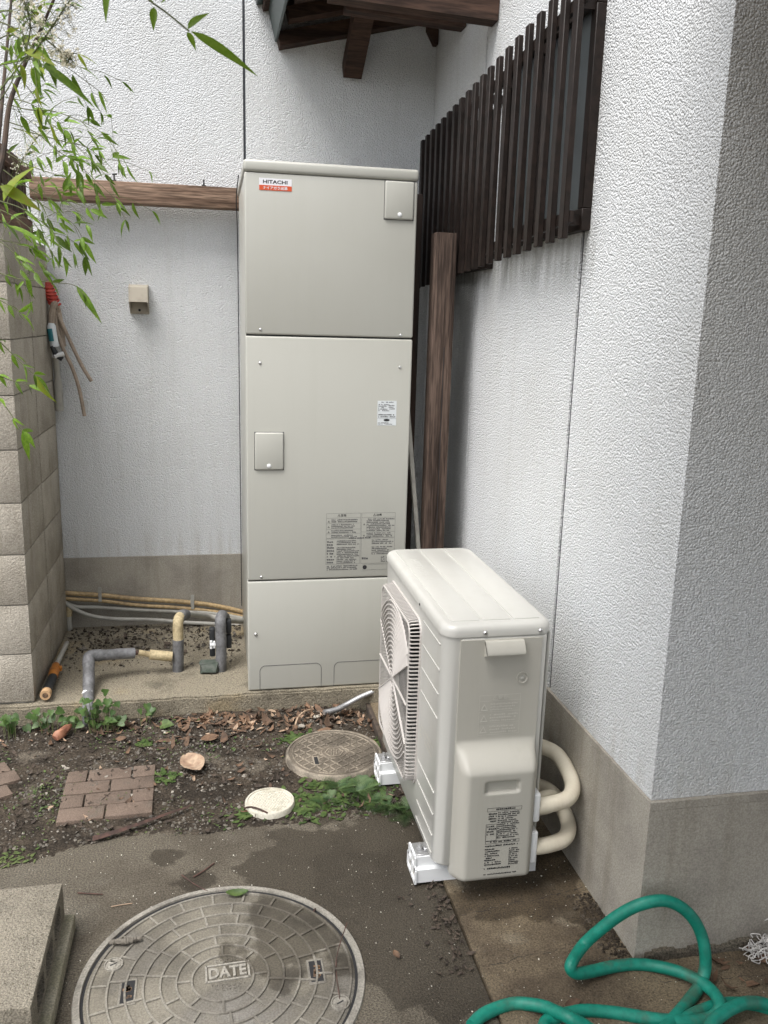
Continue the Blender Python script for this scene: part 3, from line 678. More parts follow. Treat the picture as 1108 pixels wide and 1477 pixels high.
# straight bars, rings and ribs of the face
hy = (gy1-gy0)/2-.012; hz = (gz1-gz0)/2-.012
NBAR = 26
for k in range(NBAR):
    y = gy0+.012+(gy1-gy0-.024)*(k+.5)/NBAR
    put('bar', MB().box((GX+.002, y-.0013, gz0+.010), (GX+.0031, y+.0013, gz1-.010)), GRILLE, grl, sm=0)
for k in range(16):
    rr = .03+k*.0148
    for sgn in (1, -1):
        pts = []
        half = R(58)
        for i in range(17):
            a = R(90)*sgn-half+2*half*i/16
            y, z = gc.y+rr*math.cos(a), gc.z+rr*math.sin(a)
            if abs(y-gc.y) < hy and abs(z-gc.z) < hz: pts.append((y, z))
        if len(pts) > 2:
            rm_ = MB()
            for (a, b) in zip(pts[:-1], pts[1:]): rm_.bar((GX+.001, a[0], a[1]), (GX+.001, b[0], b[1]), .004, .0075, (1, 0, 0))
            put('ring_arc', rm_, GRILLE, grl, sm=0)
for ang in (32, -32, 148, -148, 0, 180):
    d = Vector((0, math.cos(R(ang)), math.sin(R(ang)))); t = min(hy/max(1e-6, abs(d.y)), hz/max(1e-6, abs(d.z)))
    put('rib', MB().bar(Vector((GX-.0005, gc.y, gc.z))+d*.02, Vector((GX-.0005, gc.y, gc.z))+d*t, .0034, .006, (1, 0, 0)), GRILLE, grl, sm=0)
put('hub', MB().lathe((GX+.001, gc.y, gc.z), [(0, .003), (.018, .003), (.022, 0), (.022, -.006)], 24, 'x'), GRILLE, grl)
# end panel with handle, bolt and embossed notes
E0 = YU
put('panel_edge', MB().rbox((-.406, E0-.0035, ZU+.012), (-.166, E0+.02, ZT-.036), .003, 2), UNITM, unit)
# connection cover, bulging out below
def cover():
    x0, x1, z0, z1 = -.410, -.180, .066, ZT-.040; NX, NZ = 56, 160; mb = MB()
    def sst(a, b, t): t = max(0, min(1, (t-a)/(b-a))); return t*t*(3-2*t)
    def dep(x, z):
        t = abs((x-(x0+x1)/2)/((x1-x0)/2)); bul = .064*(1-sst(.402, .480, z))
        r = .030                               # rounded vertical edges
        d = (1-t)*(x1-x0)/2
        e = 1 if d >= r else math.sqrt(max(0, 1-((r-d)/r)**2))
        zb_ = z-z0; e2 = 1 if zb_ >= .026 else math.sqrt(max(0, 1-((.026-zb_)/.026)**2))
        y = .007+bul*e*e2
        hx = sst(-.340, -.335, x)*(1-sst(-.246, -.241, x)); hz_ = sst(.347, .352, z)*(1-sst(.379, .384, z))
        return y-.013*hx*hz_
    for k in range(NZ+1):
        z = z0+(z1-z0)*(k/NZ)
        for i in range(NX+1):
            t = i/NX; x = x0+(x1-x0)*(.5-.5*math.cos(math.pi*t))*.6+(x1-x0)*t*.4
            mb.v.append(Vector((x, E0-dep(x, z), z)))
    mb.f = [(k*(NX+1)+i, k*(NX+1)+i+1, (k+1)*(NX+1)+i+1, (k+1)*(NX+1)+i) for k in range(NZ) for i in range(NX)]
    # skirt back to the casing
    loop = [i for i in range(NX+1)]+[k*(NX+1)+NX for k in range(1, NZ+1)]+[NZ*(NX+1)+i for i in range(NX-1, -1, -1)]+[k*(NX+1) for k in range(NZ-1, 0, -1)]
    b = len(mb.v); mb.v += [Vector((mb.v[i].x, E0+.015, mb.v[i].z)) for i in loop]; n = len(loop)
    mb.f += [(loop[(i+1) % n], loop[i], b+i, b+(i+1) % n) for i in range(n)]
    return mb
cv = cover()
cv = put('end_cover', cv, UNITP, unit, sm=65)
hd = MB().prism([(-.343, E0-.007, .768), (-.343, E0-.016, .766), (-.343, E0-.034, .742), (-.343, E0-.034, .734), (-.343, E0-.028, .734), (-.343, E0-.012, .756), (-.343, E0-.007, .756)], (.108, 0, 0))
for x in (-.343, -.239): hd.prism([(x, E0-.007, .766), (x, E0-.03, .742), (x, E0-.034, .734), (x, E0-.007, .722)], (.004, 0, 0))
put('handle', hd, UNITP, cv)
put('bolt_socket', MB().lathe((-.231, E0-.007, .655), [(.0065, .0008), (.0125, .0008), (.014, .003), (.0165, .003), (.0175, .0)], 24, 'y'), UNITP, cv)
put('bolt', MB().lathe((-.231, E0-.008, .655), [(0, .0035), (.003, .0035), (.006, .002), (.0065, 0)], 12, 'y'), PVC, cv)
em = MB(); ye = E0-.0083
frame_lines(em, (-.350, ye, .492), RX, UZ, .118, .118, .0011)
for z in (.592, .560, .527): em.quad((-.349, ye-.0003, z), (-.233, ye-.0003, z), (-.233, ye-.0003, z+.0011), (-.349, ye-.0003, z+.0011))
fineprint(em, (-.318, ye, .563), RX, UZ, .082, .024, 3, 41, 1, .3); fineprint(em, (-.318, ye, .530), RX, UZ, .082, .026, 3, 42, 1, .2); fineprint(em, (-.318, ye, .495), RX, UZ, .082, .026, 3, 43, 1, .2)
emo = put('embossed_notes', em, FAINT, cv, sm=0)
for z in (.564, .531, .498): text('embossed_mark', '△', (-.346, ye-.0002, z), RX, UZ, .022, .021, FAINT, cv, bold=.01, depth=.0004)
text('embossed_heading', '⚠警告', (-.312, ye-.0002, .5955), RX, UZ, .042, .0115, FAINT, cv, bold=.01, depth=.0004)
lb = MB(); yl = E0-.0717; 
tilt = lambda z: E0-.0714
def lp(x, z): return (x, tilt(z)-.0002, z)
UZC = Vector((0, (tilt(.30)-tilt(.10))/.2, 1)).normalized()
for (x, z, ww, hh) in ((-.332, .295, .1, .011), (-.332, .196, .098, .009)): frame_lines(lb, lp(x, z), RX, UZC, ww, hh, .0009)
fineprint(lb, lp(-.306, .297), RX, UZC, .055, .008, 1, 51, 1, 0)
fineprint(lb, lp(-.300, .210), RX, UZC, .066, .083, 14, 52, 1, .35)
fineprint(lb, lp(-.318, .198), RX, UZC, .075, .007, 1, 53, 1, 0)
fineprint(lb, lp(-.332, .186), RX, UZC, .096, .007, 1, 54, 1, .1)
fineprint(lb, lp(-.332, .128), RX, UZC, .05, .055, 8, 55, 1, .5); fineprint(lb, lp(-.262, .125), RX, UZC, .03, .055, 9, 56, 1, .3)
fineprint(lb, lp(-.332, .115), RX, UZC, .078, .008, 1, 57, 1, .1); fineprint(lb, lp(-.332, .098), RX, UZC, .095, .006, 1, 58, 1, .05)
frame_lines(lb, lp(-.333, .205), RX, UZC, .032, .052, .0012); fineprint(lb, lp(-.330, .222), RX, UZC, .026, .032, 4, 59, 1, .3)
fineprint(lb, lp(-.327, .262), RX, UZC, .024, .030, 4, 60, 1, .2)
put('printed_notes', lb, BLACKI, cv, sm=0)
for (z, h) in ((.235, .088), (.105, .10)):
    put('pipe_collar', MB().rbox((-.19, E0-.052, z), (-.168, E0-.006, z+h), .007, 3), WHITEP, cv)
put('rear_edge', MB().rbox((XE-.004, YU+.02, ZU+.02), (XE+.004, YE-.02, ZT-.035), .002, 1), UNITM, unit)

# white mounting blocks
def foot(y0, label):
    t = thing('mounting_block', label, 'mounting block', (XU+.1, y0+.05, 0), 'white blocks carrying the outdoor unit')
    x0, x1 = -.497, -.128
    P = [(y0, .009), (y0+.095, .009), (y0+.095, .05), (y0+.082, .055), (y0+.082, .084), (y0+.013, .084), (y0+.013, .055), (y0, .05)]
    put('beam', MB().prism([(x0+.004, a, b) for a, b in P], (x1-x0-.004, 0, 0)), WHITEP, t, sm=0)
    fr_ = MB()
    def hbar(a, b): fr_.bar((x0+.001, a[0], a[1]), (x0+.001, b[0], b[1]), .010, .005, (1, 0, 0))
    L_ = P+[P[0]]
    for a, b in zip(L_[:-1], L_[1:]): hbar(a, b)
    hbar(P[2], P[7]); hbar((y0+.047, .009), (y0+.047, .052)); hbar((y0+.047, .052), (y0+.047, .084))
    put('end_ribs', fr_, WHITEP, t, sm=0)
    put('hollow', MB().prism([(x0+.0035, a*.86+.14*(y0+.0475), b*.86+.14*.045) for a, b in P], (.0006, 0, 0)), PVC, t, sm=0)
    cl = MB().rbox((x0+.006, y0+.018, .085), (x0+.052, y0+.078, .0885), .001, 1).cyl((x0+.022, y0+.046, .088), (x0+.022, y0+.046, .108), .005, 8).cyl((x0+.022, y0+.046, .089), (x0+.022, y0+.046, .096), .010, 6).rbox((x0+.032, y0+.03, .0885), (x0+.048, y0+.066, .098), .002, 1)
    put('clamp', cl, STEELC, t)
foot(-2.095, 'white mounting block under the near end of the outdoor unit')
foot(-1.555, 'white mounting block under the far end of the outdoor unit')

# insulated pipes
def pipe(label, pts, rr=.0225):
    t = thing('insulated_pipe', label, 'pipe', Vector(pts[0]), 'ivory insulated pipes')
    c = cr(pts, 16); put('insulation', MB().tube(c, [rr*(1+.012*(i % 3 == 0)+.02*noise.noise(Vector((i*.21, rr, 0)))) for i in range(len(c))], 18), IVORY, t, 60); return t
pipe('upper ivory insulated pipe looping back behind the outdoor unit', [(-.19, -2.168, .272), (-.13, -2.165, .272), (-.07, -2.15, .276), (-.038, -2.11, .287), (-.030, -2.05, .305), (-.04, -1.985, .325), (-.085, -1.945, .335), (-.15, -1.93, .34)])
pipe('lower ivory insulated pipe looping back behind the outdoor unit', [(-.19, -2.168, .142), (-.13, -2.165, .142), (-.072, -2.15, .146), (-.04, -2.11, .157), (-.034, -2.05, .175), (-.045, -1.985, .195), (-.09, -1.95, .205), (-.15, -1.94, .21)])
pipe('short ivory pipe curl between the two loops behind the unit', [(-.145, -2.10, .245), (-.11, -2.085, .245), (-.08, -2.07, .235), (-.068, -2.055, .21), (-.08, -2.045, .185), (-.115, -2.04, .178), (-.15, -2.04, .178)], .019)

# flexible conduit under the tank
cp_ = cr([(-.622, -1.003, .028), (-.59, -.99, .026), (-.555, -.975, .028), (-.52, -.955, .034), (-.46, -.92, .045), (-.39, -.885, .055), (-.33, -.84, .06)], 22)
tag(put('conduit', MB().tube(cp_, [.0092+.0026*(i % 2) for i in range(len(cp_))], 12), STEELC, None, 60), 'silver corrugated conduit running from under the tank across the soil', 'conduit')

# ------------------------------------------------------------------ manhole covers
def arcs(mb, c, r0, r1, z, h, n=96, a0=0, a1=360):
    vs = []; k = n if a1-a0 >= 360 else n+1
    for i in range(k):
        a = R(a0+(a1-a0)*i/n); d = Vector((math.cos(a), math.sin(a), 0))
        for rr, zz in ((r0, z), (r0+.0008, z+h), (r1-.0008, z+h), (r1, z)): vs.append(Vector(c)+d*rr+Vector((0, 0, zz)))
    fs = []
    for i in range(n):
        j = (i+1) % k
        fs += [(i*4+t, j*4+t, j*4+t+1, i*4+t+1) for t in range(3)]
    mb.add(vs, fs)
C1 = Vector((-1.048, -2.368, 0))
mh = thing('manhole_cover', 'large round cast iron manhole cover with DATE lettering in the foreground', 'manhole cover', C1)
put('frame', MB().lathe(C1, [(.352, .0), (.350, .006), (.334, .008), (.333, .003), (.333, -.01)], 96), RIM, mh)
put('gap', MB().lathe(C1, [(.3335, .0025), (.326, .0025)], 96), DARK, mh)
cov = put('cover', MB().lathe(C1, [(0, .0045), (.322, .0045), (.327, .002)], 96), IRON, mh)
radii = [.075, .112, .150, .190, .232, .274, .316]
for k, r_ in enumerate(radii):
    m_ = MB(); arcs(m_, C1, r_-.0032, r_+.0032, .0045, .0045); put('ring_rib', m_, IRONR, cov)
for k in range(len(radii)-1):
    n_ = (8, 10, 14, 16, 20, 22)[k]
    for i in range(n_):
        m_ = MB()
        a = 2*math.pi*(i+.5*(k % 2))/n_+.13*k; d = Vector((math.cos(a), math.sin(a), 0))
        m_.bar(C1+d*(radii[k]+.003)+Vector((0, 0, .0064)), C1+d*(radii[k+1]-.003)+Vector((0, 0, .0064)), .0058, .0042)
        put('cross_rib', m_, IRONR, cov, sm=0)
# boxed word in the middle, turned a little
a = R(2); rx = Vector((math.cos(a), math.sin(a), 0)); ry = Vector((-math.sin(a), math.cos(a), 0)); C1c = C1+Vector((.012, .018, .0045))
text('lettering', 'DATE', C1c-rx*.046-ry*.018, rx, ry, .092, .036, RIM, cov, bold=.03, depth=.004)
bx = MB()
for p_, q_ in ((-rx*.052-ry*.026, rx*.052-ry*.026), (-rx*.052+ry*.026, rx*.052+ry*.026), (-rx*.052-ry*.0285, -rx*.052+ry*.0285), (rx*.052-ry*.0285, rx*.052+ry*.0285)):
    bx.bar(C1c+p_+Vector((0, 0, .0017)), C1c+q_+Vector((0, 0, .0017)), .005, .0034)
put('letter_frame', bx, RIM, cov, sm=0)
text('lettering', 'EOOK', C1c-rx*.03+ry*.033, rx, ry, .06, .014, IRONR, cov, bold=.0, depth=.002)
sq = MB()
for i in range(7):
    cpt = C1c+rx*(-.036+i*.012)-ry*(.040+.004*math.cos((i-3)*.5))
    arcs(sq, cpt, .0034, .0048, 0, .002, 10, 40*i, 40*i+260)
for i in range(5):
    cpt = C1c+rx*(-.026+i*.013)-ry*.054
    arcs(sq, cpt, .0034, .0048, 0, .002, 10, 70*i, 70*i+240)
put('worn_marks', sq, IRONR, cov)
for (px, py) in ((184, 1430), (456, 1400)):
    q = on(px, py, 2, .008); dv = Vector((0, 1, 0)); 
    put('lift_slot', MB().rbox((q.x-.021, q.y-.042, .0046), (q.x+.021, q.y+.042, .0066), .001, 1), IRONR, cov)
    put('lift_hole', MB().rbox((q.x-.0155, q.y-.035, .005), (q.x+.0155, q.y+.035, .0072), .0005, 1), DARK, cov)
    dm = MB()
    for i in range(16):
        x, y = q.x+rnd.uniform(-.008, .008), q.y+rnd.uniform(-.022, .022); s_ = rnd.uniform(.003, .0055); dm.rbox((x-s_, y-s_, .006), (x+s_, y+s_, .0075), .001, 1)
    put('rust_flakes', dm, RUST, cov)
for (px, py) in ((164, 1391), (491, 1446)):
    q = on(px, py, 2, .008)
    pl = put('lock_plug', MB().lathe((q.x, q.y, .0045), [(0, .004), (.0165, .004), (.0178, .0015), (.0195, .0015), (.0205, .005), (.0225, .005), (.023, 0)], 28), RIM, cov)
    put('key_slot', MB().bar((q.x-.008, q.y-.004, .0086), (q.x+.008, q.y+.004, .0086), .0035, .001), DARK, pl)

C2 = Vector((-.626, -1.332, 0))
m2 = thing('manhole_cover', 'medium round brown manhole cover with square grid pattern in the soil', 'manhole cover', C2)
put('frame', MB().lathe(C2, [(.180, -.03), (.179, .022), (.175, .028), (.168, .029), (.167, .025)], 64), IRONBR, m2)
cov2 = put('cover', MB().lathe(C2, [(0, .026), (.1665, .026), (.168, .023)], 64), IRONB, m2)
a = R(34); gx = Vector((math.cos(a), math.sin(a), 0)); gy = Vector((-math.sin(a), math.cos(a), 0))
for k in range(-4, 5):
    for (u_, v_, st_) in ((gx, gy, 0), (gy, gx, 1)):
        off = (k+.5*st_)*.033; hl = math.sqrt(max(0, .148**2-off*off))
        segs = [(-hl, hl)]
        if abs(off) < .05: hh = math.sqrt(.05**2-off*off); segs = [(-hl, -hh), (hh, hl)]
        for s0, s1 in segs:
            m_ = MB()
            if s1-s0 > .01: m_.bar(C2+u_*s0+v_*off+Vector((0, 0, .0272)), C2+u_*s1+v_*off+Vector((0, 0, .0272)), .0044, .0030)
            if m_.v: put('grid_rib', m_, IRONBR, cov2, sm=0)
m_ = MB(); arcs(m_, C2, .044, .048, .026, .0028, 40); arcs(m_, C2, .151, .155, .026, .0026, 64)
for i in range(6):
    p_ = [C2+Vector((.034*math.cos(R(60*j)), .034*math.sin(R(60*j)), .0272)) for j in (i, i+1)]; m_.bar(p_[0], p_[1], .0035, .0026)
for k in range(-1, 2):
    for t in range(-1, 2): m_.bar(C2+gx*(.013*k-.005)+gy*(.014*t-.005)+Vector((0, 0, .0272)), C2+gx*(.013*k+.004)+gy*(.014*t+.006)+Vector((0, 0, .0272)), .003, .0026)
put('emblem', m_, IRONBR, cov2)
q = on(456, 1098, 2, .027)
put('lift_slot', MB().rbox((q.x-.011, q.y-.030, .0262), (q.x+.013, q.y+.034, .0285), .001, 1), IRONBR, cov2)
put('lift_hole', MB().rbox((q.x-.006, q.y-.024, .027), (q.x+.008, q.y+.028, .0290), .0004, 1), DARK, cov2)
C3 = Vector((-.882, -1.612, -.02))
m3 = thing('inspection_cap', 'small round white drain cap in the soil', 'drain cap', C3)
put('frame', MB().lathe(C3, [(.083, -.03), (.083, .036), (.080, .041), (.074, .041), (.0735, .037)], 48), CREAM, m3)
cv3 = put('cover', MB().lathe(C3, [(0, .0385), (.073, .0385), (.0735, .036)], 48), CREAM, m3)
m_ = MB()
for i in range(-7, 8):
    for j in range(-7, 8):
        x, y = i*.0095+(.00475 if j % 2 else 0), j*.0095
        if x*x+y*y < .066**2: m_.rbox((C3.x+x-.0035, C3.y+y-.0035, .018), (C3.x+x+.0035, C3.y+y+.0035, .0205), .0008, 1)
put('raised_studs', m_, CREAM, cv3)
put('dirt_streak', MB().tube(cr([on(352, 1166, 2, .024), on(362, 1164, 2, .024), on(376, 1168, 2, .024), on(386, 1173, 2, .022)]), .003, 6), BARK, cv3)

# ------------------------------------------------------------------ brick pavers
def pavers(label, o, ang, rows, rowh, z=.012):
    o = Vector(o); a = R(ang); ux = Vector((math.cos(a), math.sin(a), 0)); uy = Vector((-math.sin(a), math.cos(a), 0))
    t = thing('brick_paving', label, 'paving', o)
    for j, row in enumerate(rows):
        for (x0, x1) in row:
            m_ = roughen(MB().rbox((x0+.0025, j*rowh+.0025, -.035), (x1-.0025, (j+1)*rowh-.0025, z+rnd.uniform(-.002, .002)), .004, 2), .0014, 30, j)
            for v in m_.v: v.xyz = o+ux*v.x+uy*v.y+Vector((0, 0, v.z))
            put('brick', m_, BRICK, t)
W_ = .302
pavers('square patch of brown brick paving set in the soil', (-1.562, -1.63, .004), 1.5,
       [[(0, .15), (.15, W_)], [(0, .076), (.076, .228), (.228, W_)], [(0, .152), (.152, W_)], [(0, .072), (.072, .222), (.222, W_)]], .0805, .013)
pavers('broken corner of brown brick paving at the left edge', (-1.86, -1.60, .0), 28,
       [[(.02, .12)], [(-.05, .10), (.10, .20)], [(-.05, .17), (.17, .25)], [(-.05, .09), (.09, .24)]], .0805, .018)

# ------------------------------------------------------------------ concrete block, lower left
cbk = thing('hollow_block', 'pale hollow concrete block lying on a thin slab, bottom left corner', 'concrete block', (-1.55, -2.34, .045))
hb = MB().rbox((-1.645, -2.545, .046), (-1.452, -2.127, .146), .004, 2)
for yc in (-2.225, -2.336, -2.447):
    hb = cut(hb, MB().rbox((-1.54, yc-.042, .068), (-1.40, yc+.042, .128), .018, 3))
roughen(hb, .0015, 40)
put('block', hb, CBLOCK, cbk)
tag(put('thin_slab', roughen(MB().rbox((-1.70, -2.60, .0), (-1.428, -2.118, .045), .006, 2), .002, 30), MOSSY, None), 'thin mossy concrete slab under the hollow block', 'slab')

# ------------------------------------------------------------------ green hose
G = .0155
hp = [on(680, 1480, 2, G), on(700, 1462, 2, G), on(740, 1448, 2, G), on(779, 1451, 2, G+.01), on(801, 1459, 2, .035), on(823, 1469, 2, .045), on(850, 1484, 2, .03), on(890, 1520, 2, G), on(860, 1560, 2, G), on(800, 1530, 2, G),
      on(785, 1480, 2, G), on(804, 1467, 2, G), on(823, 1461, 2, G), on(848, 1458, 2, G), on(886, 1461, 2, G), on(923, 1467, 2, G), on(961, 1472, 2, G), on(999, 1473, 2, G), on(1024, 1469, 2, G+.005), on(1037, 1459, 2, .04), on(1038, 1446, 2, .045), on(1027, 1429, 2, .04), on(1005, 1413, 2, .036), on(980, 1402, 2, .03), on(948, 1394, 2, .022), on(917, 1391, 2, G+.002), on(886, 1394, 2, G+.004), on(854, 1401, 2, .03), on(834, 1404, 2, .045), on(824, 1399, 2, .06), on(825, 1388, 2, .075),
      on(842, 1363, 1, -2.487), on(867, 1340, 1, -2.50), on(895, 1319, 1, -2.515), on(923, 1305, 1, -2.53), on(955, 1299, 1, -2.54), on(980, 1307, 1, -2.55), on(999, 1324, 1, -2.56), on(1011, 1346, 1, -2.57), on(1017, 1371, 1, -2.585), on(1017, 1399, 1, -2.595), on(1008, 1424, 2, G+.01), on(992, 1446, 2, G), on(977, 1464, 2, G), on(955, 1490, 2, G), on(930, 1540, 2, G), on(960, 1600, 2, G), on(1030, 1560, 2, G), on(1024, 1485, 2, .04), on(1043, 1462, 2, .046), on(1065, 1450, 2, .045), on(1083, 1446, 2, .038), on(1108, 1450, 2, .025), on(1150, 1470, 2, G), on(1220, 1500, 2, G)]
hose = thing('garden_hose', 'thick green hose lying in loops at the house corner, lower right', 'hose', (-.1, -2.6, 0))
hc = cr(hp, 6); put('tube', MB().tube(hc, [.0148*(1+.05*noise.noise(Vector((i*.13, 4, 0)))) for i in range(len(hc))], 16), HOSE, hose, 60)
h2 = [on(985, 1472, 2, G), on(1000, 1463, 2, G), on(1015, 1457, 2, G), on(1035, 1450, 2, G), on(1058, 1447, 2, G), on(1090, 1450, 2, G), on(1130, 1462, 2, G)]
put('tube', MB().tube(cr(h2, 6), .0142, 14), HOSE, hose, 60)
# crumpled net
net = MB(); g_ = random.Random(3)
for i in range(70):
    t = g_.random(); p_ = Vector((.275+.10*t, YC-.03-.06*g_.random(), .02+.13*t*g_.random()))
    pts = [p_]
    for k in range(6): pts.append(pts[-1]+Vector((g_.uniform(-.004, .022), g_.uniform(-.010, .010), g_.uniform(-.014, .014)-.002)))
    for q in pts: q.z = max(q.z, .012); q.y = min(q.y, YC-.018)
    net.tube(cr(pts, 3), .0013, 4, False)
tag(put('plastic_net', net, NETM, None), 'crumpled white plastic netting at the foot of the right wall', 'netting')

# ------------------------------------------------------------------ pipes over the slab
def wallpipe(label, pts, r_, m, clips=()):
    t = thing('wall_pipe', label, 'pipe', Vector(pts[0])); c = cr(pts, 8); put('pipe', MB().tube(c, r_, 10), m, t)
    for x in clips:
        q = min(c, key=lambda v: abs(v.x-x)); cm = MB()
        cm.tube([q+Vector((0, (r_+.003)*math.cos(R(a)), (r_+.003)*math.sin(R(a)))) for a in range(-100, 281, 30)], .003, 4)
        cm.rbox((x-.008, q.y-r_-.004, q.z-.03), (x+.008, q.y-r_-.001, q.z+.045), .001, 1); put('clip', cm, PVC, t)
    return t
def wp(px, py, y=-.03): return on(px, py, 1, y)
wallpipe('upper yellowed pipe clipped along the foot of the back wall', [wp(60, 851), wp(92, 855), wp(150, 859), wp(200, 864), wp(250, 867), wp(300, 872), wp(340, 880), wp(375, 890)], .0115, PIPEB, (-1.60, -1.16))
wallpipe('second yellowed pipe just under the upper one on the back wall', [wp(60, 859, -.035), wp(92, 863, -.035), wp(150, 867, -.035), wp(200, 873, -.035), wp(250, 876, -.035), wp(300, 881, -.035), wp(340, 887, -.035), wp(375, 896, -.035)], .009, PIPEB)
def ribbed(label, pts, r_):
    c = cr(pts, 26); return tag(put('ribbed_hose', MB().tube(c, [r_+.0012*(i % 2) for i in range(len(c))], 10), PVC, None, 60), label, 'hose')
ribbed('grey ribbed hose sagging along the back wall, upper one', [wp(92, 868, -.03), wp(110, 875, -.03), wp(140, 876, -.03), wp(190, 879, -.03), wp(250, 882, -.035), wp(300, 884, -.04), wp(372, 896, -.05)], .0095)
ribbed('grey ribbed hose sagging lower, passing behind the bent pipes', [wp(92, 868, -.05), wp(110, 880, -.05), wp(135, 889, -.055), wp(170, 893, -.06), wp(220, 894, -.06), wp(270, 898, -.06), wp(310, 900, -.06), wp(372, 905, -.06)], .0095)
gs = MB(); q = wp(99, 880, -.04); gs.cyl((q.x, -.04, .075), (q.x, -.04, q.z-.03), .014, 12); 
t = thing('stub_pipe', 'short upright pipe in the corner by the block wall', 'pipe', (q.x, -.04, .078))
put('pipe', gs, PVC, t); put('joint', MB().cyl((q.x, -.04, q.z-.03), (q.x, -.04, q.z+.02), .016, 12).cyl((q.x, -.04, q.z-.01), (q.x, -.04, q.z-.002), .019, 12), LAGB, t)
# lagged pipe run 1: rises at soil, runs right, joins upright bend
def lag(mb, pts, r_, n=14, k=6, seed=1):
    c = cr(pts, k); mb.tube(c, [r_*(1+.05*noise.noise(Vector((i*.7, seed, 0)))) for i in range(len(c))], n); return mb
A0 = Vector((-1.542, -.945, .02)); A1 = Vector((-1.542, -.93, .10)); 
E1 = on(127, 948, 2, .26)
pr = thing('lagged_pipe', 'grey lagged pipe bending from the soil across the slab', 'pipe', A0)
pA = on(127, 1030, 1, -.925); pB = on(128, 990, 1, -.80); pC = on(128, 958, 1, -.70); pD = on(136, 943, 1, -.665); pE = on(155, 942, 1, -.65); pF = on(194, 942, 1, -.64)
R1 = .0225
K = on(128, 946, 1, -.69); k1 = K+(pB-K).normalized()*.034; k2 = K+(pF-K).normalized()*.040
put('grey_wrap', lag(MB(), [pA+Vector((0, 0, -.04)), pA, pB], R1, seed=2), LAG, pr)
put('grey_wrap', lag(MB(), [pB-(pB-pA)*.04, k1], R1*1.06, seed=3), LAG, pr)
put('elbow', lag(MB(), [k1+(k1-K)*.3, k1.lerp(K, .55), K.lerp((k1+k2)/2, .25), k2.lerp(K, .55), k2+(k2-K)*.3], R1*1.12, 14, 4, seed=12), LAG, pr)
put('grey_wrap', lag(MB(), [k2, pF], R1*1.02, seed=4), LAG, pr)
pG = on(200, 941, 1, -.64); pH = on(216, 944, 1, -.638); pI = on(248, 947, 1, -.63)
put('bare_pipe', MB().tube([pF-(pG-pF)*.3, pG], .010, 10), BARK, pr)
put('yellow_wrap', lag(MB(), [pG, pH], .012, seed=5), LAGB, pr)
put('yellow_wrap', lag(MB(), [pH, pI], R1*.95, seed=6), LAGB, pr)
put('torn_wrap', roughen(MB().tube([on(127, 1000, 1, -.83), on(127, 1002, 1, -.835)], .0245, 12), .009, 60), WHITEP, pr)
pr2 = thing('lagged_pipe', 'upright pipe with yellow upper bend and grey lagging on the slab', 'pipe', on(257, 965, 2, .078))
b0 = on(257, 968, 2, .075); b1 = on(257, 922, 1, b0.y); b2 = on(257, 896, 1, b0.y+.01); b3 = on(262, 887, 1, b0.y+.05); b4 = on(275, 886, 1, b0.y+.16); b5 = on(300, 889, 1, b0.y+.30)
put('grey_wrap', lag(MB(), [b0, b1], R1*1.08, seed=7), LAG, pr2)
put('yellow_wrap', lag(MB(), [b1-(b1-b0)*.03, b2, b3], R1, seed=8), LAGB, pr2)
put('elbow', lag(MB(), [b2+(b3-b2)*.3, b3, b3.lerp(b4, .45)], R1*1.04, seed=9), LAG, pr2)
put('pipe', MB().tube(cr([b3, b4, b5, on(330, 894, 1, b5.y+.02), on(372, 897, 1, -.10)], 6), .0135, 12), PVC, pr2)
pr3 = thing('lagged_pipe', 'dark grey lagged pipe bend with white valve tap beside the tank', 'pipe', on(319, 965, 2, .078))
c0 = on(319, 968, 2, .075); c1 = on(319, 925, 1, c0.y); c2 = on(318, 897, 1, c0.y+.01); c3 = on(320, 888, 1, c0.y+.045); c4 = on(324, 891, 1, c0.y+.12)
put('grey_wrap', lag(MB(), [c0, c1], R1*1.05, seed=10), LAG, pr3)
put('grey_wrap', lag(MB(), [c1-(c1-c0)*.03, c2, c3, c4], R1*1.08, seed=11), LAG, pr3)
vq = on(303, 930, 1, c0.y+.01)
va = MB().cyl(vq, vq+Vector((.05, .0, 0)), .008, 10).cyl(vq+Vector((.005, 0, -.018)), vq+Vector((.005, 0, .018)), .006, 8).rbox(vq+Vector((.014, -.008, -.016)), vq+Vector((.022, .008, .016)), .003)
put('valve_tap', va, WHITEP, pr3)
vb = MB()
for k in range(4): 
    x, z = c0.x+(.036 if k % 2 else -.036), c0.z+.09+.035*k; put('valve_body', MB().rbox((x-.012, c0.y+.02, z-.03), (x+.012, c0.y+.06, z+.03), .006, 2), BLACKR, pr3)
tag(put('rag', roughen(MB().rbox(on(300, 968, 2, .08)-Vector((.035, .03, 0)), on(300, 968, 2, .08)+Vector((.045, .03, .045)), .015, 4), .018, 45), RAG, None), 'crumpled dark green scrap at the foot of the pipe bend', 'scrap')
